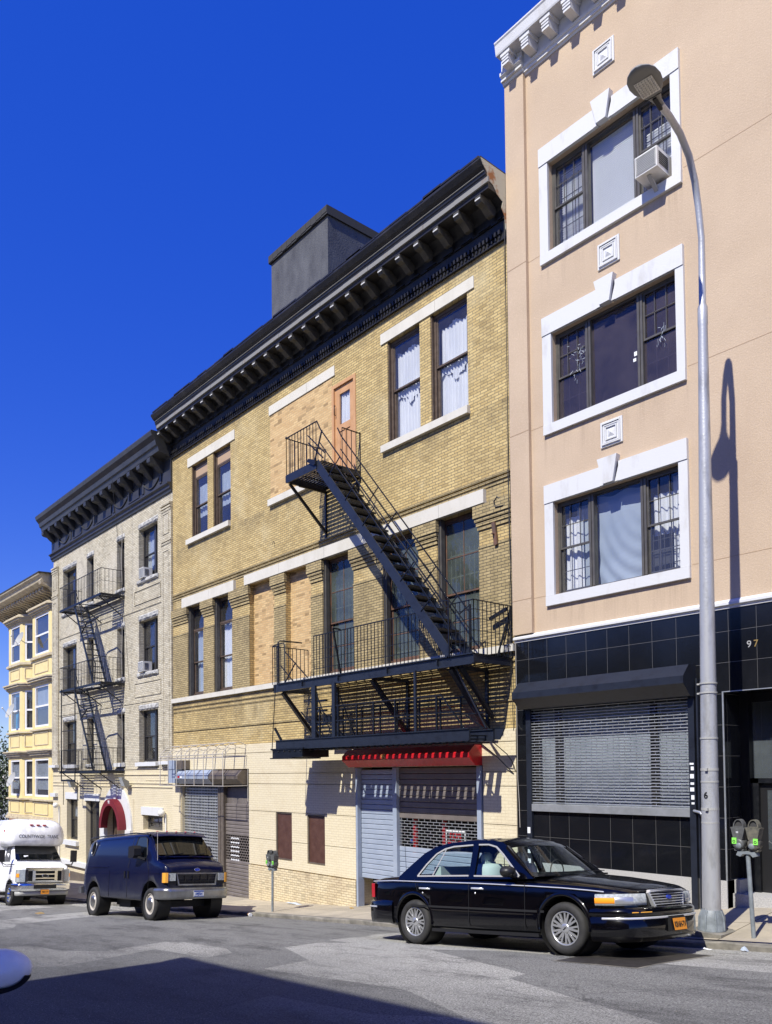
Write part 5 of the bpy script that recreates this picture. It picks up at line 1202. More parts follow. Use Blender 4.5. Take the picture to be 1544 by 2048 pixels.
# ================================================================== VEHICLES (built in their own frame: x forward, y left, z up, origin under the front axle)
def T1(tab, x):
    if x <= tab[0][0]: return tab[0][1]
    for (a, b), (c, d) in zip(tab, tab[1:]):
        if x <= c: t = (x-a)/(c-a); return b+(d-b)*t
    return tab[-1][1]
def smooth_xs(keys, step): 
    out = []; 
    for a, b in zip(keys, keys[1:]):
        n = max(1, round((b-a)/step)); out += [a+(b-a)*i/n for i in range(n)]
    return out+[keys[-1]]
def hull(xs, ring):
    m = MB(); rows = []
    for x in xs:
        h = ring(x); rows.append([(x, -y, z) for y, z in h]+[(x, y, z) for y, z in reversed(h[1:-1])])
    m.grid(rows, closed=True); m.face(rows[0]); m.face(rows[-1][::-1]); return m
def cut_wells(o, spots, r, y0, y1):
    for (x, z) in spots:
        for s in (-1, 1):
            cm = MB().lathe([(0, y0*s), (r, y0*s), (r, y1*s), (0, y1*s)], (x, 0, z), 32, 'y', sm=False)
            c = obj('tmp', cm, 'ink', None, fixn=True, weld=True)
            c.matrix_world = o.matrix_world
            md = o.modifiers.new('b', 'BOOLEAN'); md.object = c; md.operation = 'DIFFERENCE'; md.solver = 'EXACT'
            bpy.context.view_layer.update()
            me = bpy.data.meshes.new_from_object(o.evaluated_get(bpy.context.evaluated_depsgraph_get())); o.modifiers.clear(); o.data = me
            bpy.data.objects.remove(c)
def sweep_plan(path, prof, closed=True, taper=None):
    P = [Vector((p[0], p[1], 0)) for p in path]; rows = []
    for i, p in enumerate(P):
        d = (P[min(i+1, len(P)-1)]-P[max(i-1, 0)]).normalized(); nrm = Vector((d.y, -d.x, 0)); 
        rows.append([tuple(p+nrm*o+Vector((0, 0, z))) for o, z in prof])
    m = MB().grid(rows, closed=closed)
    if closed: m.face(rows[0][::-1]); m.face(rows[-1])
    return m
def mirror_path(p): return p+[(x, -y) for x, y in reversed(p) if abs(y) > 1e-6]
def wheel(root, x, s, yo, r, wd, kind):
    """wheel at x, side s (-1 near side), yo = |y| of the outer face"""
    y = s*yo; c = (x, 0, r)
    def L(prof, n=36, sm=True): return MB().lathe([(a, y-s*b) for a, b in prof], c, n, 'y', sm=sm)
    rr_ = r*.655
    ty = L([(rr_, .02), (rr_+.01, .0), (r*.80, -.012), (r*.92, -.004), (r*.975, .02), (r, .05), (r, wd-.05), (r*.975, wd-.02), (r*.9, wd), (rr_, wd)])
    w = obj('wheel', ty, 'rubber', root)
    m = L([(rr_, .015), (rr_-.012, .01), (rr_-.022, .03), (rr_-.03, .10)])
    if kind == 'alloy':
        hub = L([(0, .015), (.055, .015), (.066, .022), (.07, .05), (.07, .1)], 24); m.merge(hub)
        for k in range(9):
            a = 2*math.pi*k/9
            for e in (-.15, .15):
                p0 = (x+.055*math.cos(a+e*.7), y-s*.035, r+.055*math.sin(a+e*.7)); p1 = (x+(rr_-.018)*math.cos(a+e), y-s*.03, r+(rr_-.018)*math.sin(a+e)); m.bar(p0, p1, .026, .02, up=(0, 1, 0))
            p0 = (x+.06*math.cos(a), y-s*.034, r+.06*math.sin(a)); p1 = (x+.13*math.cos(a), y-s*.034, r+.13*math.sin(a)); m.bar(p0, p1, .035, .02, up=(0, 1, 0))
        ri = obj('rim', m, 'wheel_silver', w)
        obj('emblem', MB().prism([(x-.03, r-.012), (x-.005, r+.0), (x+.01, r+.02), (x+.03, r+.012), (x+.005, r-.0), (x-.012, r-.02)], 'y', y-s*.012, y-s*.006), 'ink', ri)
    elif kind == 'steel':
        m.merge(L([(rr_-.02, .04), (rr_*.86, .055), (rr_*.72, .03), (rr_*.66, .01), (rr_*.62, .02)])); ri = obj('rim', m, 'cable_pale', w)
        obj('hubcap', L([(rr_*.64, .02), (rr_*.58, -.012), (rr_*.35, -.02), (.03, -.03), (0, -.03)], 24), 'dull_chrome', ri)
    else:
        m.merge(L([(rr_-.02, .02), (rr_*.8, .0), (rr_*.5, -.01), (rr_*.45, .02), (rr_*.30, .02), (rr_*.28, -.04), (0, -.045)], 24)); ri = obj('rim', m, 'chrome', w)
    obj('wheel_backing', L([(0, .11), (rr_-.005, .11)]), 'ink', w, fixn=False)
    return w
def place(root, X, Y, z_near, yaw, slope, roll, ynear=.95, sy=1.):
    Y = Y-1.+sy; ynear *= sy
    b = math.atan(slope); ro = math.radians(roll); a = math.radians(yaw)
    fw = Vector((math.cos(a)*math.cos(b), math.sin(a)*math.cos(b), math.sin(b))); l0 = Vector((-math.sin(a), math.cos(a), 0)); u0 = fw.cross(l0)
    lf = l0*math.cos(ro)-u0*math.sin(ro); up = fw.cross(lf); o = Vector((X, Y, z_near-ynear*math.sin(ro)))
    lf = lf*sy; root.matrix_world = Matrix(((fw.x, lf.x, up.x, o.x), (fw.y, lf.y, up.y, o.y), (fw.z, lf.z, up.z, o.z), (0, 0, 0, 1)))
# ------------------------------------------------------------------ sedan
def sedan(lab, body, plate, simple=False, mir=1.):
    t = thing('sedan', lab, 'car', (0, 0, 0), local=True)
    Wt = [(-4.14, .60), (-4.10, .78), (-4.0, .87), (-3.8, .92), (-3.4, .955), (-2.9, .975), (-1.5, .985), (0, .98), (.45, .955), (.7, .91), (.82, .86), (.90, .76), (.945, .62), (.965, .45)]
    Zs = [(-4.14, .93), (-4.05, .98), (-3.8, 1.01), (-2.8, 1.01), (-1.5, .975), (-.5, .935), (0, .905), (.45, .87), (.73, .835), (.9, .80), (.965, .785)]
    Zt = [(-4.14, .95), (-4.08, 1.01), (-3.9, 1.055), (-3.3, 1.10), (-2.9, 1.10), (-2.6, 1.05), (-.75, 1.03), (-.5, 1.05), (-.2, 1.045), (.2, 1.005), (.6, .945), (.82, .895), (.93, .845), (.965, .81)]
    Zb = [(-4.14, .5), (-3.9, .34), (-3.4, .27), (-2.5, .25), (-.4, .24), (.4, .24), (.965, .32)]
    def ring(x):
        w, zs, zt, zb = T1(Wt, x), T1(Zs, x), T1(Zt, x), T1(Zb, x); ws = w-.055
        return [(0, zb), (w*.6, zb), (w-.07, zb), (w-.02, zb+.05), (w, zb+.14), (w+.004, (zb+zs)*.5-.02), (w-.002, zs-.20), (w-.018, zs-.09), (ws+.012, zs-.02), (ws-.02, zs+.012), (ws*.82, zs+(zt-zs)*.45+.01), (ws*.5, zs+(zt-zs)*.88), (0, zt)]
    ks = sorted(set([p[0] for p in Wt+Zs+Zt+Zb]))
    b = obj('body', hull(smooth_xs(ks, .12), ring), body, t, weld=True)
    cut_wells(b, [(0, .37), (-2.91, .37)], .405, .60, 1.2)
    # arches and sills
    for x in (0, -2.91):
        for s in (-1, 1):
            m = MB(); rows = []
            for k in range(25):
                a = -.12+(math.pi+.24)*k/24; rows.append([(x+q*math.cos(a), s*yy, .37+q*math.sin(a)) for q, yy in ((.40, .93), (.403, .992), (.425, .997), (.45, .975))])
            m.grid(rows); obj('wheel_arch', m, body, t)
            m = MB().lathe([(.404, .60*s), (.404, .96*s)], (x, 0, .37), 28, 'y'); m.lathe([(0, .6*s), (.404, .6*s)], (x, 0, .37), 28, 'y'); obj('wheel_well', m, 'ink', t, fixn=False)
    m = MB()
    for s in (-1, 1): m.box(-2.5, -.42, s*.93, s*.975, .215, .262)
    obj('rocker_panel', m, 'black_plastic', t)
    ty = lambda z: .915-(z-1.03)*.44
    # greenhouse side frames
    out = [(-3.30, 1.06), (-3.08, 1.24), (-2.84, 1.42), (-2.62, 1.515), (-2.3, 1.565), (-1.9, 1.585), (-1.45, 1.575), (-1.22, 1.535), (-1.05, 1.44), (-.80, 1.25), (-.50, 1.00), (-3.30, 1.00)]
    wr = [(-2.86, 1.06), (-2.72, 1.24), (-2.55, 1.40), (-2.38, 1.475), (-2.2, 1.505), (-1.80, 1.515), (-1.74, 1.055)]
    wf = [(-1.63, 1.05), (-1.68, 1.515), (-1.48, 1.51), (-1.32, 1.47), (-1.15, 1.35), (-.76, 1.035)]
    for s in (-1, 1):
        m = MB().poly([out, wr, wf], lambda u, v, d: (u, s*(ty(v)-d), v), th=.045)
        cb_ = obj('cabin_side', m, body, t, weld=True)
        obj('side_window', MB().poly([wr], lambda u, v, d: (u, s*(ty(v)-.02), v)), 'car_glass', cb_, fixn=False); obj('side_window', MB().poly([wf], lambda u, v, d: (u, s*(ty(v)-.02), v)), 'car_glass', cb_, fixn=False)
        m = MB()
        for w_ in (wr, wf):
            n = len(w_)
            for i in range(n):
                if w_ is wr and i == n-2: continue
                if w_ is wf and i == 0: continue
                p, q = w_[i], w_[(i+1) % n]; m.bar((p[0], s*(ty(p[1])+.003), p[1]), (q[0], s*(ty(q[1])+.003), q[1]), .016, .022)
        m.bar((-2.52, s*(ty(1.07)+.002), 1.07), (-2.36, s*(ty(1.48)+.002), 1.48), .014)
        m.tube([(-3.95, s*.905, .985), (-3.4, s*.948, .992), (-2.8, s*.965, .975), (-1.5, s*.974, .94), (-.5, s*.972, .90), (0, s*.966, .875), (.4, s*.945, .845), (.62, s*.92, .825)], .009, 6)
        obj('chrome_trim', m, 'bright_chrome', cb_)
        m = MB().bar((-2.95, s*.99, .60), (-.42, s*.99, .56), .008, .03); m.bar((-.36, s*.992, .56), (-.30+.0, s*.992, .56), .008, .03)
        for x in (-1.68, -.62): m.bar((x, s*.984, .94), (x-.02, s*.992, .3), .007, .006)
        m.bar((-2.86, s*.975, .97), (-2.80, s*.98, .82), .007, .006); obj('door_gap', m, 'ink', cb_)
        m = MB()
        for x in (-2.62, -1.50): m.tube([(x-.12, s*.975, .865), (x-.11, s*1.0, .87), (x+.08, s*1.0, .865), (x+.09, s*.972, .86)], .016, 6); m.lathe([(0, s*1.0), (.014, s*.99)], (x-.05, 0, .80), 10, 'y')
        obj('door_handle', m, 'bright_chrome', cb_)
    # roof
    rl = out[2:9]; rows = []
    for (x, z) in [(-2.84, 1.42)]+out[3:9]:
        rows.append([(x+(0), y_*ty(z)/1., z+.045*(1-y_*y_)*(1 if x > -2.8 else .6)) for y_ in [-1+i/6 for i in range(13)]])
    obj('roof', MB().grid(rows), body, t, fixn=False)
    def slope(a, c, bulge, e=0., n=8):
        rows = []
        for j in range(n+1):
            f = j/n; x = a[0]+(c[0]-a[0])*f; z = a[1]+(c[1]-a[1])*f
            rows.append([(x+bulge*(1-y_*y_), y_*(ty(z)-.03), z+.02*(1-y_*y_)+e) for y_ in [-1+i/8 for i in range(17)]])
        return MB().grid(rows)
    obj('windshield', slope((-.53, 1.02), (-1.08, 1.45), .24), 'car_glass', t, fixn=False)
    obj('rear_window', slope((-3.26, 1.08), (-2.86, 1.40), -.12), 'car_glass', t, fixn=False)
    m = MB()
    for s in (-1, 1): m.bar((-.53, s*.90, 1.015), (-1.10, s*.735, 1.46), .035, .05)
    obj('windshield_pillar', m, body, t)
    m = MB().bar((-.42, -.7, 1.065), (-.33, -.05, 1.09), .012); m.bar((-.38, -.05, 1.09), (-.30, .55, 1.09), .012); m.box(-.62, -.40, -.8, .8, 1.03, 1.055); obj('wiper', m, 'black_plastic', t)
    # cabin
    m = MB()
    for yc in (-.42, .42):
        m.lathe([(0, 0), (.24, .02), (.255, .12), (.24, .30), (.20, .36), (0, .38)], (-1.75, yc, .86), 14); m.box(-1.74, -1.70, yc-.12, yc+.12, 1.2, 1.26)
        rows = [[(-1.78+.055*math.cos(a)*k2, yc+.125*math.sin(a)*k2, z) for a in [2*math.pi*i/12 for i in range(12)]] for z, k2 in ((1.20, .5), (1.225, .9), (1.30, 1.), (1.37, .92), (1.405, .5))]
        m.grid(rows, closed=True); m.face(rows[-1])
    m.box(-2.75, -2.60, -.62, .62, .95, 1.20)
    obj('seat', m, 'seat_leather', t)
    m = MB().box(-.95, -.62, -.80, .80, 1.0, 1.085); m.lathe([(.17, -.012), (.185, 0), (.17, .012), (.155, 0), (.17, -.012)], (-1.05, .40, 1.09), 20, 'x'); m.box(-2.95, -.7, -.85, .85, .99, 1.0+.02); obj('dashboard', m, 'interior_car', t)
    m = MB().box(-1.12, -1.09, -.14, .14, 1.35, 1.41); m.tube([(-1.06, 0, 1.36), (-1.05, 0, 1.14)], .008, 5); obj('rear_view_mirror', m, 'ink', t)
    obj('sticker', MB().box(-.99, -.975, -.62, -.52, 1.16, 1.22), 'sticker_green', t)
    # front
    fp = mirror_path([(.42, -.962), (.60, -.955), (.78, -.915), (.90, -.83), (.98, -.70), (1.03, -.5), (1.06, -.25), (1.07, 0)])
    fb = obj('front_bumper', sweep_plan(fp, [(-.10, .19), (-.01, .20), (.015, .27), (.02, .36), (.02, .49), (.0, .505), (.0, .515), (.018, .525), (.016, .58), (-.02, .625), (-.12, .635)]), body, t, fixn=True)
    obj('bumper_trim', sweep_plan(fp[1:-1], [(.018, .472), (.030, .48), (.030, .500), (.018, .506)]), 'bright_chrome', fb)
    m = sweep_plan([(.93, -.80), (.99, -.66), (1.03, -.50)], [(.015, .555), (.021, .557), (.021, .568), (.015, .57)]); obj('reflector', m, 'amber_dim', fb)
    obj('air_intake', sweep_plan([(1.0, -.55), (1.05, -.25), (1.06, 0), (1.05, .25), (1.0, .55)], [(.012, .24), (.022, .245), (.022, .30), (.012, .305)]), 'ink', fb)
    # lights
    hp = [(.50, -.948), (.62, -.935), (.76, -.895), (.855, -.83), (.915, -.73), (.945, -.62), (.965, -.50)]
    for s in (1, -1):
        P2 = hp if s > 0 else [(x, -y) for x, y in reversed(hp)]
        nh = len(P2)
        hl = obj('headlight', sweep_plan(P2, [(-.03, .645), (.012, .65), (.016, .70), (.004, .79), (-.03, .80)]), 'headlight', t)
        P3 = hp[0:4] if s > 0 else [(x, -y) for x, y in reversed(hp[0:4])]
        obj('turn_signal', sweep_plan(P3 if len(P3) < 3 else P3[:3] if s > 0 else P3[1:], [(.013, .675), (.020, .68), (.016, .745), (.008, .75)]), 'amber', hl)
        P4 = hp[2:5] if s > 0 else [(x, -y) for x, y in reversed(hp[2:5])]
        obj('reflector', sweep_plan(P4, [(.0135, .665), (.0175, .67), (.0165, .755), (.009, .76)]), 'wheel_silver', hl)
    gm = MB(); gpts = [(-.46, .80), (-.36, .60), (.36, .60), (.46, .80), (.40, .835), (0, .85), (-.40, .835)]
    gi = [(-.425, .79), (-.34, .622), (.34, .622), (.425, .79), (.38, .812), (0, .826), (-.38, .812)]
    gm.poly([gpts, gi], lambda u, v, d: (1.015-abs(u)*.10-(v-.6)*.16+d, u, v), th=.05); gr_ = obj('grille', gm, 'bright_chrome', t)
    gm = MB()
    for k in range(6): z = .645+k*.033; w_ = .345+(z-.62)*.45; gm.prism([(1.015-(z-.6)*.16, z-.009), (1.035-(z-.6)*.16, z+.002), (1.015-(z-.6)*.16, z+.009)], 'y', -w_, w_)
    obj('grille_bar', gm, 'bright_chrome', gr_); obj('grille_backing', MB().poly([gi], lambda u, v, d: (.985-abs(u)*.08-(v-.6)*.15, u, v)), 'ink', gr_, fixn=False)
    obj('emblem', MB().lathe([(0, 0), (.045, 0), (.05, -.01)], (0, 0, 0), 16, 'x') and MB().prism([(.055*math.cos(a), .735+.026*math.sin(a)) for a in [2*math.pi*k/16 for k in range(16)]], 'x', 1.0, 1.025), 'emblem_blue', gr_)
    pb = obj('plate_bracket', MB().prism([(1.075, .30), (1.14, .31), (1.11, .50), (1.075, .50)], 'y', -.19, .19), 'black_plastic', fb)
    def PL(u, v, d): return (1.146+d-v*.16, u, .395+v*.95)
    pl_ = obj('licence_plate', MB().poly([[(-.155, -.078), (.155, -.078), (.155, .078), (-.155, .078)]], PL, th=.004), plate, pb)
    text('plate_text', 'K816H-TV', .105, 'ink', pl_, lambda u, v, d: (PL(u, v-.008, .006+d*.3)), bold=True, sx=.62)
    # rear
    rp = mirror_path([(-3.42, -.965), (-3.8, -.955), (-4.02, -.90), (-4.16, -.78), (-4.22, -.55), (-4.24, 0)]); rp = [(x, -y) for x, y in rp]
    rb_ = obj('rear_bumper', sweep_plan(rp, [(-.08, .30), (.0, .31), (.018, .40), (.02, .56), (.01, .64), (-.02, .675), (-.12, .685)]), body, t)
    obj('bumper_trim', sweep_plan(rp[1:-1], [(.018, .553), (.030, .56), (.030, .578), (.018, .584)]), 'bright_chrome', rb_)
    for s in (-1, 1):
        obj('taillight', MB().prism([(-4.10, s*.80), (-4.05, s*.87), (-3.93, s*.905), (-3.95, s*.85), (-4.08, s*.72)], 'z', .72, .95), 'taillight', t)
    obj('antenna', MB().tube([(-3.6, -.45, 1.08), (-3.62, -.45, 1.65)], .004, 5), 'ink', t)
    for s in (-1, 1):
        k = mir; c_ = Vector((-.86, s*(1.045+(k-1)*.1), 1.105))
        rows = [[(c_.x+dx, c_.y+s*0+.125*k*math.cos(a)*q, c_.z+.08*k*math.sin(a)*q) for a in [2*math.pi*i/20 for i in range(20)]] for dx, q in ((.10*k, .0), (.095*k, .45), (.07*k, .78), (.03*k, .95), (-.02, 1.), (-.05, 1.), (-.05, .0))]
        mo = obj('wing_mirror', MB().grid(rows, closed=True), 'black_plastic' if body != 'silver_paint' else body, t)
        if body == 'silver_paint': obj('mirror_foot', MB().grid([[(c_.x+dx, c_.y+.127*k*math.cos(a)*q, c_.z-.008+.083*k*math.sin(a)*q) for a in [math.pi*1.12+math.pi*.78*i/12 for i in range(13)]] for dx, q in ((.085*k, .6), (.06*k, .86), (.0, 1.), (-.06, 1.))]), 'black_plastic', mo, fixn=False)
        obj('mirror_arm', MB().bar((c_.x-.0, s*.97, 1.06), (c_.x, s*.88, 1.02), .10, .05), 'black_plastic', mo)
    for x in (0, -2.91):
        for s in (-1, 1): wheel(t, x, s, .965, .345, .22, 'alloy')
    return t
car = sedan('glossy black four-door sedan with an orange licence plate parked by the kerb', 'black_paint', 'plate_orange')
place(car, -6.63, -3.25, -.863, .67, .1005, 4.2, sy=.955)
car2 = sedan('silver car at the lower left edge, only its round wing mirror showing', 'silver_paint', 'plate_white', mir=1.3)
place(car2, -3.36, -12.905, -.385, 0, .10, 0)
# ------------------------------------------------------------------ navy van
t = thing('cargo_van', 'dusty dark blue cargo van with silver bumper parked on the hill', 'van', (0, 0, 0), local=True)
Wt = [(-4.55, .80), (-4.52, .90), (-4.4, .97), (-3.6, 1.0), (-1.0, 1.0), (0, 1.0), (.4, .985), (.62, .95), (.70, .88), (.72, .80)]
Zr = [(-4.55, 1.95), (-4.5, 2.05), (-4.2, 2.12), (-3.5, 2.15), (-1.2, 2.15), (-.62, 2.12), (-.45, 2.07), (.12, 1.50), (.16, 1.46), (.35, 1.41), (.58, 1.33), (.68, 1.26), (.72, 1.18)]
Zb = [(-4.55, .62), (-4.4, .55), (-3.6, .50), (-.6, .46), (.72, .52)]
def vring(x):
    w, zt, zb = T1(Wt, x), T1(Zr, x), T1(Zb, x); k = min(1, max(0, (zt-1.3)/.8)); zs = min(1.22, zt-.07)
    tum = .16*k
    if k > 0: up = [(w-.02-tum*.25, zs+(zt-zs)*.25), (w-.02-tum*.6, zs+(zt-zs)*.6), (w-.05-tum, zs+(zt-zs)*.88), (w-.14-tum, zt-.03), (w*.5, zt-.002), (0, zt+.015)]
    else: up = [(w-.03, zs+(zt-zs)*.25), (w-.05, zs+(zt-zs)*.6), (w-.09, zs+(zt-zs)*.85), (w-.16, zt-.01), (w*.5, zt+.015), (0, zt+.03)]
    return [(0, zb), (w*.7, zb), (w-.05, zb), (w-.01, zb+.05), (w, zb+.2), (w, .9), (w-.004, 1.1), (w-.012, zs)]+up
b = obj('body', hull(smooth_xs(sorted(set([p[0] for p in Wt+Zr+Zb])), .2), vring), 'navy_dusty', t, weld=True)
cut_wells(b, [(0, .44), (-3.62, .44)], .50, .62, 1.3)
for x in (0, -3.62):
    for s in (-1, 1): m = MB().lathe([(.499, .62*s), (.499, .985*s)], (x, 0, .44), 28, 'y'); m.lathe([(0, .62*s), (.499, .62*s)], (x, 0, .44), 28, 'y'); obj('wheel_well', m, 'ink', t, fixn=False)
# glass: windshield and door windows lie just proud of the shell
rows = []
for j in range(9):
    f = j/8; x = .10+(-.40-.10)*f; z = 1.535+(2.035-1.535)*f
    rows.append([(x+.035+.06*(1-y_*y_)*(1-.4*f), y_*(.865-.10*f), z+.02+.012*(1-y_*y_)) for y_ in [-1+i/8 for i in range(17)]])
ws = obj('windshield', MB().grid(rows), 'tinted_glass', t, fixn=False)
m = MB()
for j, (a, c) in enumerate((((.14, -.86, 1.52), (-.40, -.755, 2.06)), ((.14, .86, 1.52), (-.40, .755, 2.06)))): m.bar(a, c, .05, .04)
m.bar((.17, -.86, 1.51), (.21, 0, 1.515), .05, .03); m.bar((.21, 0, 1.515), (.17, .86, 1.51), .05, .03); obj('windshield_frame', m, 'navy_paint', ws)
m = MB().bar((.22, -.7, 1.53), (.17, -.1, 1.60), .015); m.bar((.24, .05, 1.53), (.16, .6, 1.60), .015); obj('wiper', m, 'black_plastic', ws)
m = MB()
rows = [[(x, y_*.86*(1 if x < -.3 else .96), z-.03*abs(y_)**3) for y_ in [-1+i/6 for i in range(13)]] for x, z in ((-.75, 2.165), (-.40, 2.13), (-.16, 2.05), (-.14, 2.03), (-.40, 2.05))]
m.grid(rows); so_ = obj('sun_visor', m, 'navy_paint', t, fixn=False)
m = MB()
for y in (-.6, -.3, 0, .3, .6): m.lathe([(0, .02), (.03, .01), (.035, 0)], (-.42, y, 2.145), 8)
obj('marker_light', m, 'taillight', so_)
wy = lambda v: 1.002-.02-max(0, (v-1.22))*.185
dw = [(-1.16, 1.50), (-1.06, 1.98), (-.98, 2.03), (-.60, 2.02), (-.52, 1.97), (-.36, 1.56), (-.38, 1.50)]
for s in (-1, 1):
    d_ = obj('door_window', MB().poly([dw], lambda u, v, d: (u, s*(wy(v)+.004), v)), 'tinted_glass', t, fixn=False)
    m = MB(); n = len(dw)
    for i in range(n): p, q = dw[i], dw[(i+1) % n]; m.bar((p[0], s*(wy(p[1])+.004), p[1]), (q[0], s*(wy(q[1])+.004), q[1]), .02)
    obj('window_seal', m, 'black_plastic', d_)
    m = MB()
    for x in (-1.38, -.12, -2.55): m.bar((x, s*1.001, .52), (x+.02, s*1.0, 1.2), .008, .008)
    m.bar((-1.36, s*.99, 1.25), (-1.22, s*.86, 2.06), .008); m.bar((-.12, s*1.0, 1.2), (-.3, s*.96, 1.5), .008)
    obj('door_gap', m, 'ink', t)
    m = MB().bar((-4.15, s*1.004, 1.325), (-2.6, s*1.006, 1.31), .012, .014); m.bar((-4.3, s*1.001, 1.14), (.5, s*1.001, 1.12), .008, .012); obj('side_trim', m, 'navy_paint', t)
    m = MB().box(-1.52, -1.47, s*1.0, s*1.03, 1.0, 1.18); m.box(-1.30, -1.26, s*1.0, s*1.025, 1.0, 1.18); obj('door_handle', m, 'black_plastic', t)
    m = MB().box(-.98, -.66, s*1.03, s*1.20, 1.50, 1.80); mo = obj('wing_mirror', MB().prism([(-.88, 1.50), (-.60, 1.50), (-.52, 1.56), (-.52, 1.72), (-.60, 1.80), (-.86, 1.78)], 'y', s*1.02, s*1.24), 'black_plastic', t)
    obj('mirror_arm', MB().bar((-.55, s*1.1, 1.52), (-.35, s*.98, 1.46), .05), 'black_plastic', mo)
po = [( -3.93+.14*math.cos(a)+.03*math.sin(a), 1.83+.20*math.sin(a)) for a in [2*math.pi*k/20 for k in range(20)]]
p_ = obj('porthole_window', MB().poly([po], lambda u, v, d: (u, -(wy(v)+.006), v)), 'tinted_glass', t, fixn=False)
obj('porthole_ring', MB().tube([(q[0], -(wy(q[1])+.008), q[1]) for q in po+[po[0]]], .012, 6, cap=False), 'dull_chrome', p_)
fp = mirror_path([(.30, -1.02), (.50, -1.015), (.66, -.99), (.76, -.93), (.80, -.8), (.82, 0)])
fb = obj('front_bumper', sweep_plan(fp, [(-.10, .49), (.0, .50), (.03, .56), (.02, .63), (.035, .67), (.03, .74), (-.01, .765), (-.10, .77)]), 'dull_chrome', t, 'dented dull silver bumper')
pl_ = obj('licence_plate', MB().box(.855, .862, -.155, .155, .55, .70), 'plate_white', fb)
obj('plate_band', MB().box(.862, .864, -.15, .15, .665, .695), 'plate_blue', pl_); obj('plate_band', MB().box(.862, .864, -.15, .15, .555, .572), 'plate_blue', pl_)
text('plate_text', 'AMJ9264', .085, 'plate_blue', pl_, lambda u, v, d: (.8635+d*.2, u, .618+v), bold=True, sx=.7)
g1 = [(-.64, 1.12), (-.58, .82), (.58, .82), (.64, 1.12)]; g2_ = [(-.60, 1.085), (-.55, .855), (.55, .855), (.60, 1.085)]
fx = lambda u: .765-abs(u)**3*.05
gr_ = obj('grille', MB().poly([g1, g2_], lambda u, v, d: (fx(u)+d-(v-.8)*.1, u, v), th=.03), 'dull_chrome', t)
m = MB().poly([g2_], lambda u, v, d: (fx(u)-.02-(v-.8)*.1, u, v)); obj('grille_backing', m, 'ink', gr_, fixn=False)
m = MB()
for z in (.92, .99, 1.05): m.box(.735, .75, -.56, .56, z-.007, z+.007)
for y in (-.36, -.12, .12, .36): m.box(.735, .75, y-.008, y+.008, .86, 1.08)
obj('grille_bar', m, 'black_plastic', gr_)
for s in (-1, 1):
    a, c = sorted((s*.66, s*.87)); hl = obj('headlight', MB().prism([(.70, a), (.745 if s < 0 else .77, a), (.77 if s < 0 else .745, c), (.70, c)], 'z', .93, 1.11), 'headlight', t)
    pts = [(.60, s*.975), (.66, s*.985), (.745, s*.955), (.765, s*.885), (.70, s*.885)]; obj('turn_signal', MB().prism(pts, 'z', .89, 1.12), 'amber_dim', t)
    obj('headlight_surround', MB().box(.66, .735, s*.60, s*.90, .86, 1.13), 'black_plastic', t)
obj('emblem', MB().prism([(.085*math.cos(a), 1.19+.036*math.sin(a)) for a in [2*math.pi*k/20 for k in range(20)]], 'x', .735, .755), 'emblem_blue', t); obj('emblem_rim', MB().tube([(.752, .087*math.cos(a), 1.19+.038*math.sin(a)) for a in [2*math.pi*k/20 for k in range(21)]], .005, 5, cap=False), 'chrome', t)
m = MB().box(-4.72, -4.5, -1.0, 1.0, .60, .78); obj('rear_bumper', m, 'dull_chrome', t)
obj('roof_rim', MB().tube([(-4.45, -.80, 2.075), (-4.2, -.845, 2.12), (-3.5, -.86, 2.135), (-1.2, -.86, 2.135), (-.5, -.84, 2.09)], .018, 6), 'black_plastic', t)
obj('antenna', MB().tube([(.25, -.93, 1.42), (.22, -.94, 2.12)], .006, 5), 'cable_pale', t)
m = MB().box(-3.0, -.9, -.5, .6, .30, .50); m.box(-2.4, -1.7, -.7, -.3, .26, .5); m.tube([(-4.2, .3, .4), (-1, .3, .4)], .05, 8); m.box(-3.9, -3.4, -.6, .6, .35, .45); m.box(-.2, .2, -.6, .6, .3, .45); obj('chassis', m, 'ink', t)
for x in (0, -3.62):
    for s in (-1, 1): wheel(t, x, s, 1.0, .385, .25, 'steel')
place(t, -18.50, -3.62, -1.926, 0, .0955, 4.6, 1.0, sy=.85)
# ------------------------------------------------------------------ white minibus
t = thing('minibus', 'white shuttle minibus with a bulging roof cap parked behind the blue van', 'minibus', (0, 0, 0), local=True)
Wt = [(-1.6, 1.0), (0, 1.02), (.45, 1.01), (.68, .97), (.78, .90), (.82, .80)]
Zr = [(-1.6, 2.2), (-.62, 2.2), (-.45, 2.12), (.10, 1.55), (.16, 1.50), (.45, 1.44), (.68, 1.36), (.78, 1.28), (.82, 1.22)]
Zb = [(-1.6, .45), (.82, .50)]
b = obj('body', hull(smooth_xs(sorted(set([p[0] for p in Wt+Zr+Zb])), .2), vring), 'white_paint', t, weld=True)
cut_wells(b, [(0, .42)], .50, .62, 1.3)
for s in (-1, 1): m = MB().lathe([(.499, .62*s), (.499, 1.0*s)], (0, 0, .42), 28, 'y'); m.lathe([(0, .62*s), (.499, .62*s)], (0, 0, .42), 28, 'y'); obj('wheel_well', m, 'ink', t, fixn=False)
rows = []
for j in range(9):
    f = j/8; x = .08+(-.44-.08)*f; z = 1.56+(2.08-1.56)*f
    rows.append([(x+.035+.06*(1-y_*y_)*(1-.4*f), y_*(.88-.10*f), z+.02+.012*(1-y_*y_)) for y_ in [-1+i/8 for i in range(17)]])
ws = obj('windshield', MB().grid(rows), 'tinted_glass', t, fixn=False)
obj('notice', MB().add([(.06, -.55, 1.68), (.06, -.38, 1.68), (.02, -.38, 1.735), (.02, -.55, 1.735)], [(0, 1, 2, 3)]), 'paper_white', ws)
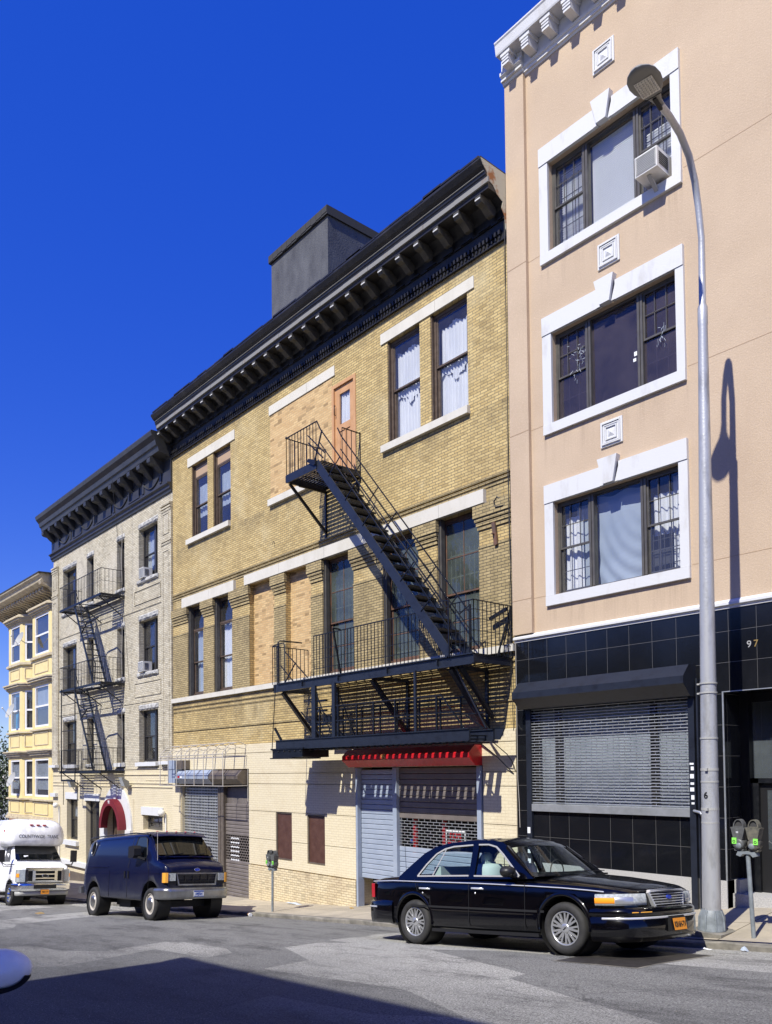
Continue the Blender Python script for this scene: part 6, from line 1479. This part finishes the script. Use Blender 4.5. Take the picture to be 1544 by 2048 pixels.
def bodybox(x0, x1, w, z0, z1):
    pr = [(-w, z0), (-w, z1-.25), (-w+.05, z1-.1), (-w+.2, z1), (w-.2, z1), (w-.05, z1-.1), (w, z1-.25), (w, z0)]
    return MB().prism(pr, 'x', x0, x1)
obj('passenger_body', bodybox(-6.6, -1.1, 1.18, .55, 3.02), 'white_paint', t)
m = MB()
for k in range(4): m.box(-5.6+k*1.1, -4.7+k*1.1, -1.19, -1.178, 1.6, 2.35)
obj('side_window', m, 'tinted_glass', t)
cp_ = mirror_path([(-1.3, -1.19), (-.70, -1.18), (-.42, -1.12), (-.24, -.98), (-.14, -.8), (-.10, -.5), (-.08, 0)])
capp = [(-.30, 2.07), (-.12, 2.08), (-.02, 2.16), (.02, 2.30), (.02, 2.5), (-.04, 2.72), (-.16, 2.90), (-.36, 3.0), (-.6, 3.04)]
m = sweep_plan(cp_, capp, closed=False); cp2 = [(x-.5, y*.5) for x, y in cp_]
cap = obj('roof_cap', m, 'white_paint', t, fixn=False); obj('cap_top', MB().box(-1.6, -.62, -.7, .7, 2.95, 3.035), 'white_paint', cap); obj('cap_floor', MB().prism([(x-.28, y*.8) for x, y in cp_], 'z', 2.06, 2.09), 'white_paint', cap)
def CT(u, v, d):      # wrap lettering round the cap
    ay = abs(u); x = -.08-.02*ay/.5 if ay < .5 else -.10-.04*(ay-.5)/.3 if ay < .8 else -.14-.10*(ay-.8)/.18; return (x+.035+d*.3, u+.05, 2.40+v)
text('lettering', 'COUNTYWIDE  TRANS.', .17, 'ink', cap, CT, sx=.86)
m = MB()
for y in (-.25, 0, .25): m.box(-.2, -.118, y-.06, y+.06, 2.80, 2.835)
obj('marker_light', m, 'taillight', cap); obj('side_marker', MB().box(-.62, -.5, 1.08, 1.15, 2.55, 2.63).box(-.62, -.5, -1.15, -1.08, 2.55, 2.63), 'taillight', cap)
fp = mirror_path([(.38, -1.04), (.60, -1.03), (.76, -1.0), (.86, -.93), (.90, -.8), (.93, 0)])
fb = obj('front_bumper', sweep_plan(fp, [(-.10, .50), (.0, .51), (.03, .57), (.025, .64), (.035, .68), (.03, .75), (-.01, .775), (-.10, .78)]), 'chrome', t)
obj('bumper_opening', MB().box(.958, .968, -.42, .42, .585, .72), 'ink', fb); obj('valance', sweep_plan(fp[1:-1], [(-.12, .36), (-.04, .36), (-.02, .5), (-.1, .5)]), 'plastic_grey', fb)
pb = obj('licence_plate', MB().box(.965, .972, -.155, .155, .40, .55), 'plate_orange', fb); text('plate_text', '96871-TV', .075, 'ink', pb, lambda u, v, d: (.9725+d*.2, u, .475+v), bold=True, sx=.75)
def fxx(u): return .86-abs(u)**3*.05
G = lambda y0, y1, z0, z1: [(y0, z0), (y1, z0), (y1, z1), (y0, z1)]
gr_ = obj('grille', MB().poly([G(-.72, .72, .80, 1.30), G(-.36, .36, .87, 1.19), G(-.62, -.47, .85, 1.19), G(.47, .62, .85, 1.19)], lambda u, v, d: (fxx(u)+d, u, v), th=.05), 'chrome', t)
obj('grille_backing', MB().box(.82, .84, -.7, .7, .82, 1.25), 'ink', gr_)
m = MB()
for z in (.94, 1.08): m.box(.87, .905, -.37, .37, z-.018, z+.018)
obj('grille_bar', m, 'chrome', gr_); obj('emblem', MB().prism([(.12*math.cos(a), 1.02+.05*math.sin(a)) for a in [2*math.pi*k/20 for k in range(20)]], 'x', .90, .915), 'ink', gr_); obj('emblem_rim', MB().tube([(.915, .125*math.cos(a), 1.02+.054*math.sin(a)) for a in [2*math.pi*k/20 for k in range(21)]], .01, 5, cap=False), 'chrome', gr_)
for s in (-1, 1):
    pts = [(.60, s*1.005), (.74, s*1.0), (.84, s*.94), (.88, s*.74), (.78, s*.74)]; hl = obj('headlight', MB().prism(pts, 'z', .82, 1.24), 'headlight', t)
    obj('turn_signal', MB().prism([(.70, s*1.012), (.76, s*1.005), (.845, s*.955), (.80, s*.9)], 'z', .98, 1.10), 'amber', hl)
    m = MB().box(.02, .14, s*1.28, s*1.50, 1.50, 1.92); mo = obj('wing_mirror', m, 'black_plastic', t); obj('mirror_arm', MB().tube([(.25, s*.95, 1.42), (.2, s*1.25, 1.40), (.08, s*1.38, 1.5)], .018, 6).tube([(.1, s*.97, 1.36), (.12, s*1.3, 1.34), (.08, s*1.38, 1.5)], .014, 6), 'black_plastic', mo)
    obj('door_window', MB().poly([[(-1.05, 1.52), (-.98, 2.05), (-.6, 2.05), (-.3, 1.6), (-.3, 1.52)]], lambda u, v, d: (u, s*(wy(v)+.02), v)), 'tinted_glass', t, fixn=False)
for s in (-1, 1): wheel(t, 0, s, 1.02, .385, .25, 'truck')
for s in (-1, 1): wheel(t, -4.0, s, 1.1, .385, .3, 'truck')
obj('chassis', MB().box(-6.2, .5, -.6, .6, .32, .56), 'ink', t)
place(t, -29.80, -3.60, -2.93, 0, .09, 4.6, 1.0, sy=.885)
# ------------------------------------------------------------------ road furniture and litter
dg = thing('drain_cover', 'dark rectangular steel cover plates set in the road beside the front of the black sedan', 'drain cover', (-4.7, -4.2, -.68))
m = MB(); 
def on_road(x, y, e=.006): return (x, y, road_z(x, y)+e)
x0_, x1_, y0_, y1_ = -6.46, -5.28, -4.65, -2.95
for i in range(2):
    for j in range(2):
        a, c = x0_+(x1_-x0_)*i/2+.012, x0_+(x1_-x0_)*(i+1)/2-.012; e, f = y0_+(y1_-y0_)*j/2+.012, y0_+(y1_-y0_)*(j+1)/2-.012
        m.grid([[on_road(a+(c-a)*p/4, e+(f-e)*q/3, .008) for p in range(5)] for q in range(4)], sm=False)
obj('steel_plate', m, 'plate_steel', dg, fixn=False)
m = MB().grid([[on_road(x0_-.03+(x1_-x0_+.06)*p/8, y0_-.03+(y1_-y0_+.06)*q/4, .004) for p in range(9)] for q in range(5)], sm=False); obj('plate_bed', m, 'curb_stone', dg, fixn=False)
def litter(name, lab, cat, x, y, fn, parts, onwalk=False):
    z = walk_z(x, y) if onwalk else road_z(x, y); t = thing(name, lab, cat, (x, y, z))
    for nm, mat, mb in parts: 
        q = MB(); q.merge(mb, lambda p: (x+p[0], y+p[1], z+p[2])); obj(nm, q, mat, t, fixn=False)
def crumple(sx_, sy_, h, seed):
    rnd = random.Random(seed); return MB().grid([[(sx_*(i/4-.5)+rnd.uniform(-.01, .01), sy_*(j/3-.5)+rnd.uniform(-.01, .01), .01+h*rnd.random()*(1 if 0 < i < 4 and 0 < j < 3 else .3)) for i in range(5)] for j in range(4)], sm=False)
litter('coffee_cup', 'brown and white paper cup lying in the gutter at the front of the van', 'cup', -18.05, -2.16, None, [('cup', 'cardboard', MB().tube([(0, 0, .05), (.13, -.02, .05)], [.035, .048], 12)), ('lid', 'paper_white', MB().tube([(.13, -.02, .05), (.16, -.024, .05)], [.052, .05], 12))])
litter('drink_can', 'crushed red can on the sidewalk behind the sedan', 'can', -12.9, -1.5, None, [('can', 'red_paint', crumple(.14, .10, .09, 1))], True)
litter('plastic_wrapper', 'crumpled light blue wrapper against the kerb behind the sedan', 'wrapper', -11.9, -2.2, None, [('wrapper', 'sticker_blue' if 'sticker_blue' in MATS else 'pane' if False else 'curtain_blue', crumple(.13, .08, .10, 2))])
litter('paper_bag', 'flattened olive green paper leaning on the kerb behind the sedan', 'paper', -11.35, -2.16, None, [('paper', 'meter_olive', crumple(.15, .05, .14, 3))])
litter('paper_scrap', 'pale paper scraps at the foot of the cream wall', 'paper', -18.6, -.35, None, [('paper', 'curtain_grey', crumple(.7, .12, .05, 4))], True)
litter('paper_scrap', 'yellow paper scrap at the foot of the cream wall near the entrance', 'paper', -16.0+.1, -.5, None, [('paper', 'gold', crumple(.14, .08, .03, 5))], True)
litter('plastic_wrapper', 'small violet wrapper lying on the kerb in front of the parking meter', 'wrapper', -5.2, -2.2, None, [('wrapper', 'curtain_blue', crumple(.10, .06, .07, 6))])
litter('paper_scrap', 'white paper scrap in the gutter right of the drain cover', 'paper', -5.9+.2, -2.25, None, [('paper', 'paper_white', crumple(.12, .06, .02, 7))])
litter('food_wrapper', 'yellow food wrapper flat on the road in front of the minibus', 'wrapper', -24.6, -5.2, None, [('wrapper', 'gold', crumple(.34, .2, .03, 8))])
random.seed(42); m = MB()
for k in range(420):
    y = -2.2-abs(random.gauss(0, .35)) if k % 3 else random.uniform(-7, -2.3); x = random.uniform(-32, -3)
    z = road_z(x, y)+.004; r = random.uniform(.004, .011); a = random.random()*6; m.add([(x+r*math.cos(a+q), y+r*math.sin(a+q), z) for q in (0, 1.6, 3.1, 4.7)]+[(x, y, z+r*.8)], [(0, 1, 4), (1, 2, 4), (2, 3, 4), (3, 0, 4)])
obj('grit', m, 'curb_stone', None, kind='stuff', label='grit and tiny scraps scattered along the gutter', cat='grit', fixn=False)
# tree far down the street, left of the bay building
tr = thing('tree', 'green street tree at the far left edge beyond the bay building', 'tree', (-55.6, 1.2, RX(-53, RT)))
z0 = RX(-53.5, RT); m = MB().tube([(-55.6, 1.2, z0), (-55.5, 1.1, z0+2.5), (-55.7, 1.3, z0+5)], [.22, .17, .12], 10)
random.seed(9); tips = []
for k in range(14): a = k*2.4; e = (-55.6+2.4*math.cos(a)*random.uniform(.3, 1), 1.2+2.0*math.sin(a)*random.uniform(.3, 1), z0+3+random.uniform(.2, 5.2)); m.tube([(-55.6, 1.2, z0+2.5+.15*k), e], [.09, .03], 6); tips.append(e)
obj('trunk', m, 'brown_frame', tr)
m = MB()
for k in range(8000):
    c_ = random.choice(tips); p = Vector(c_)+Vector((random.gauss(0, .8), random.gauss(0, .8), random.gauss(0, .8))); u = Vector((random.gauss(0, 1), random.gauss(0, 1), random.gauss(0, 1))).normalized(); v = u.orthogonal().normalized(); s_ = random.uniform(.07, .13)
    m.face([p-u*s_, p+v*s_*.5, p+u*s_, p-v*s_*.5])
obj('crown', m, 'leaf', tr, fixn=False)
for k in list(bpy.data.objects):
    if k.get('_local') is not None: del k['_local']
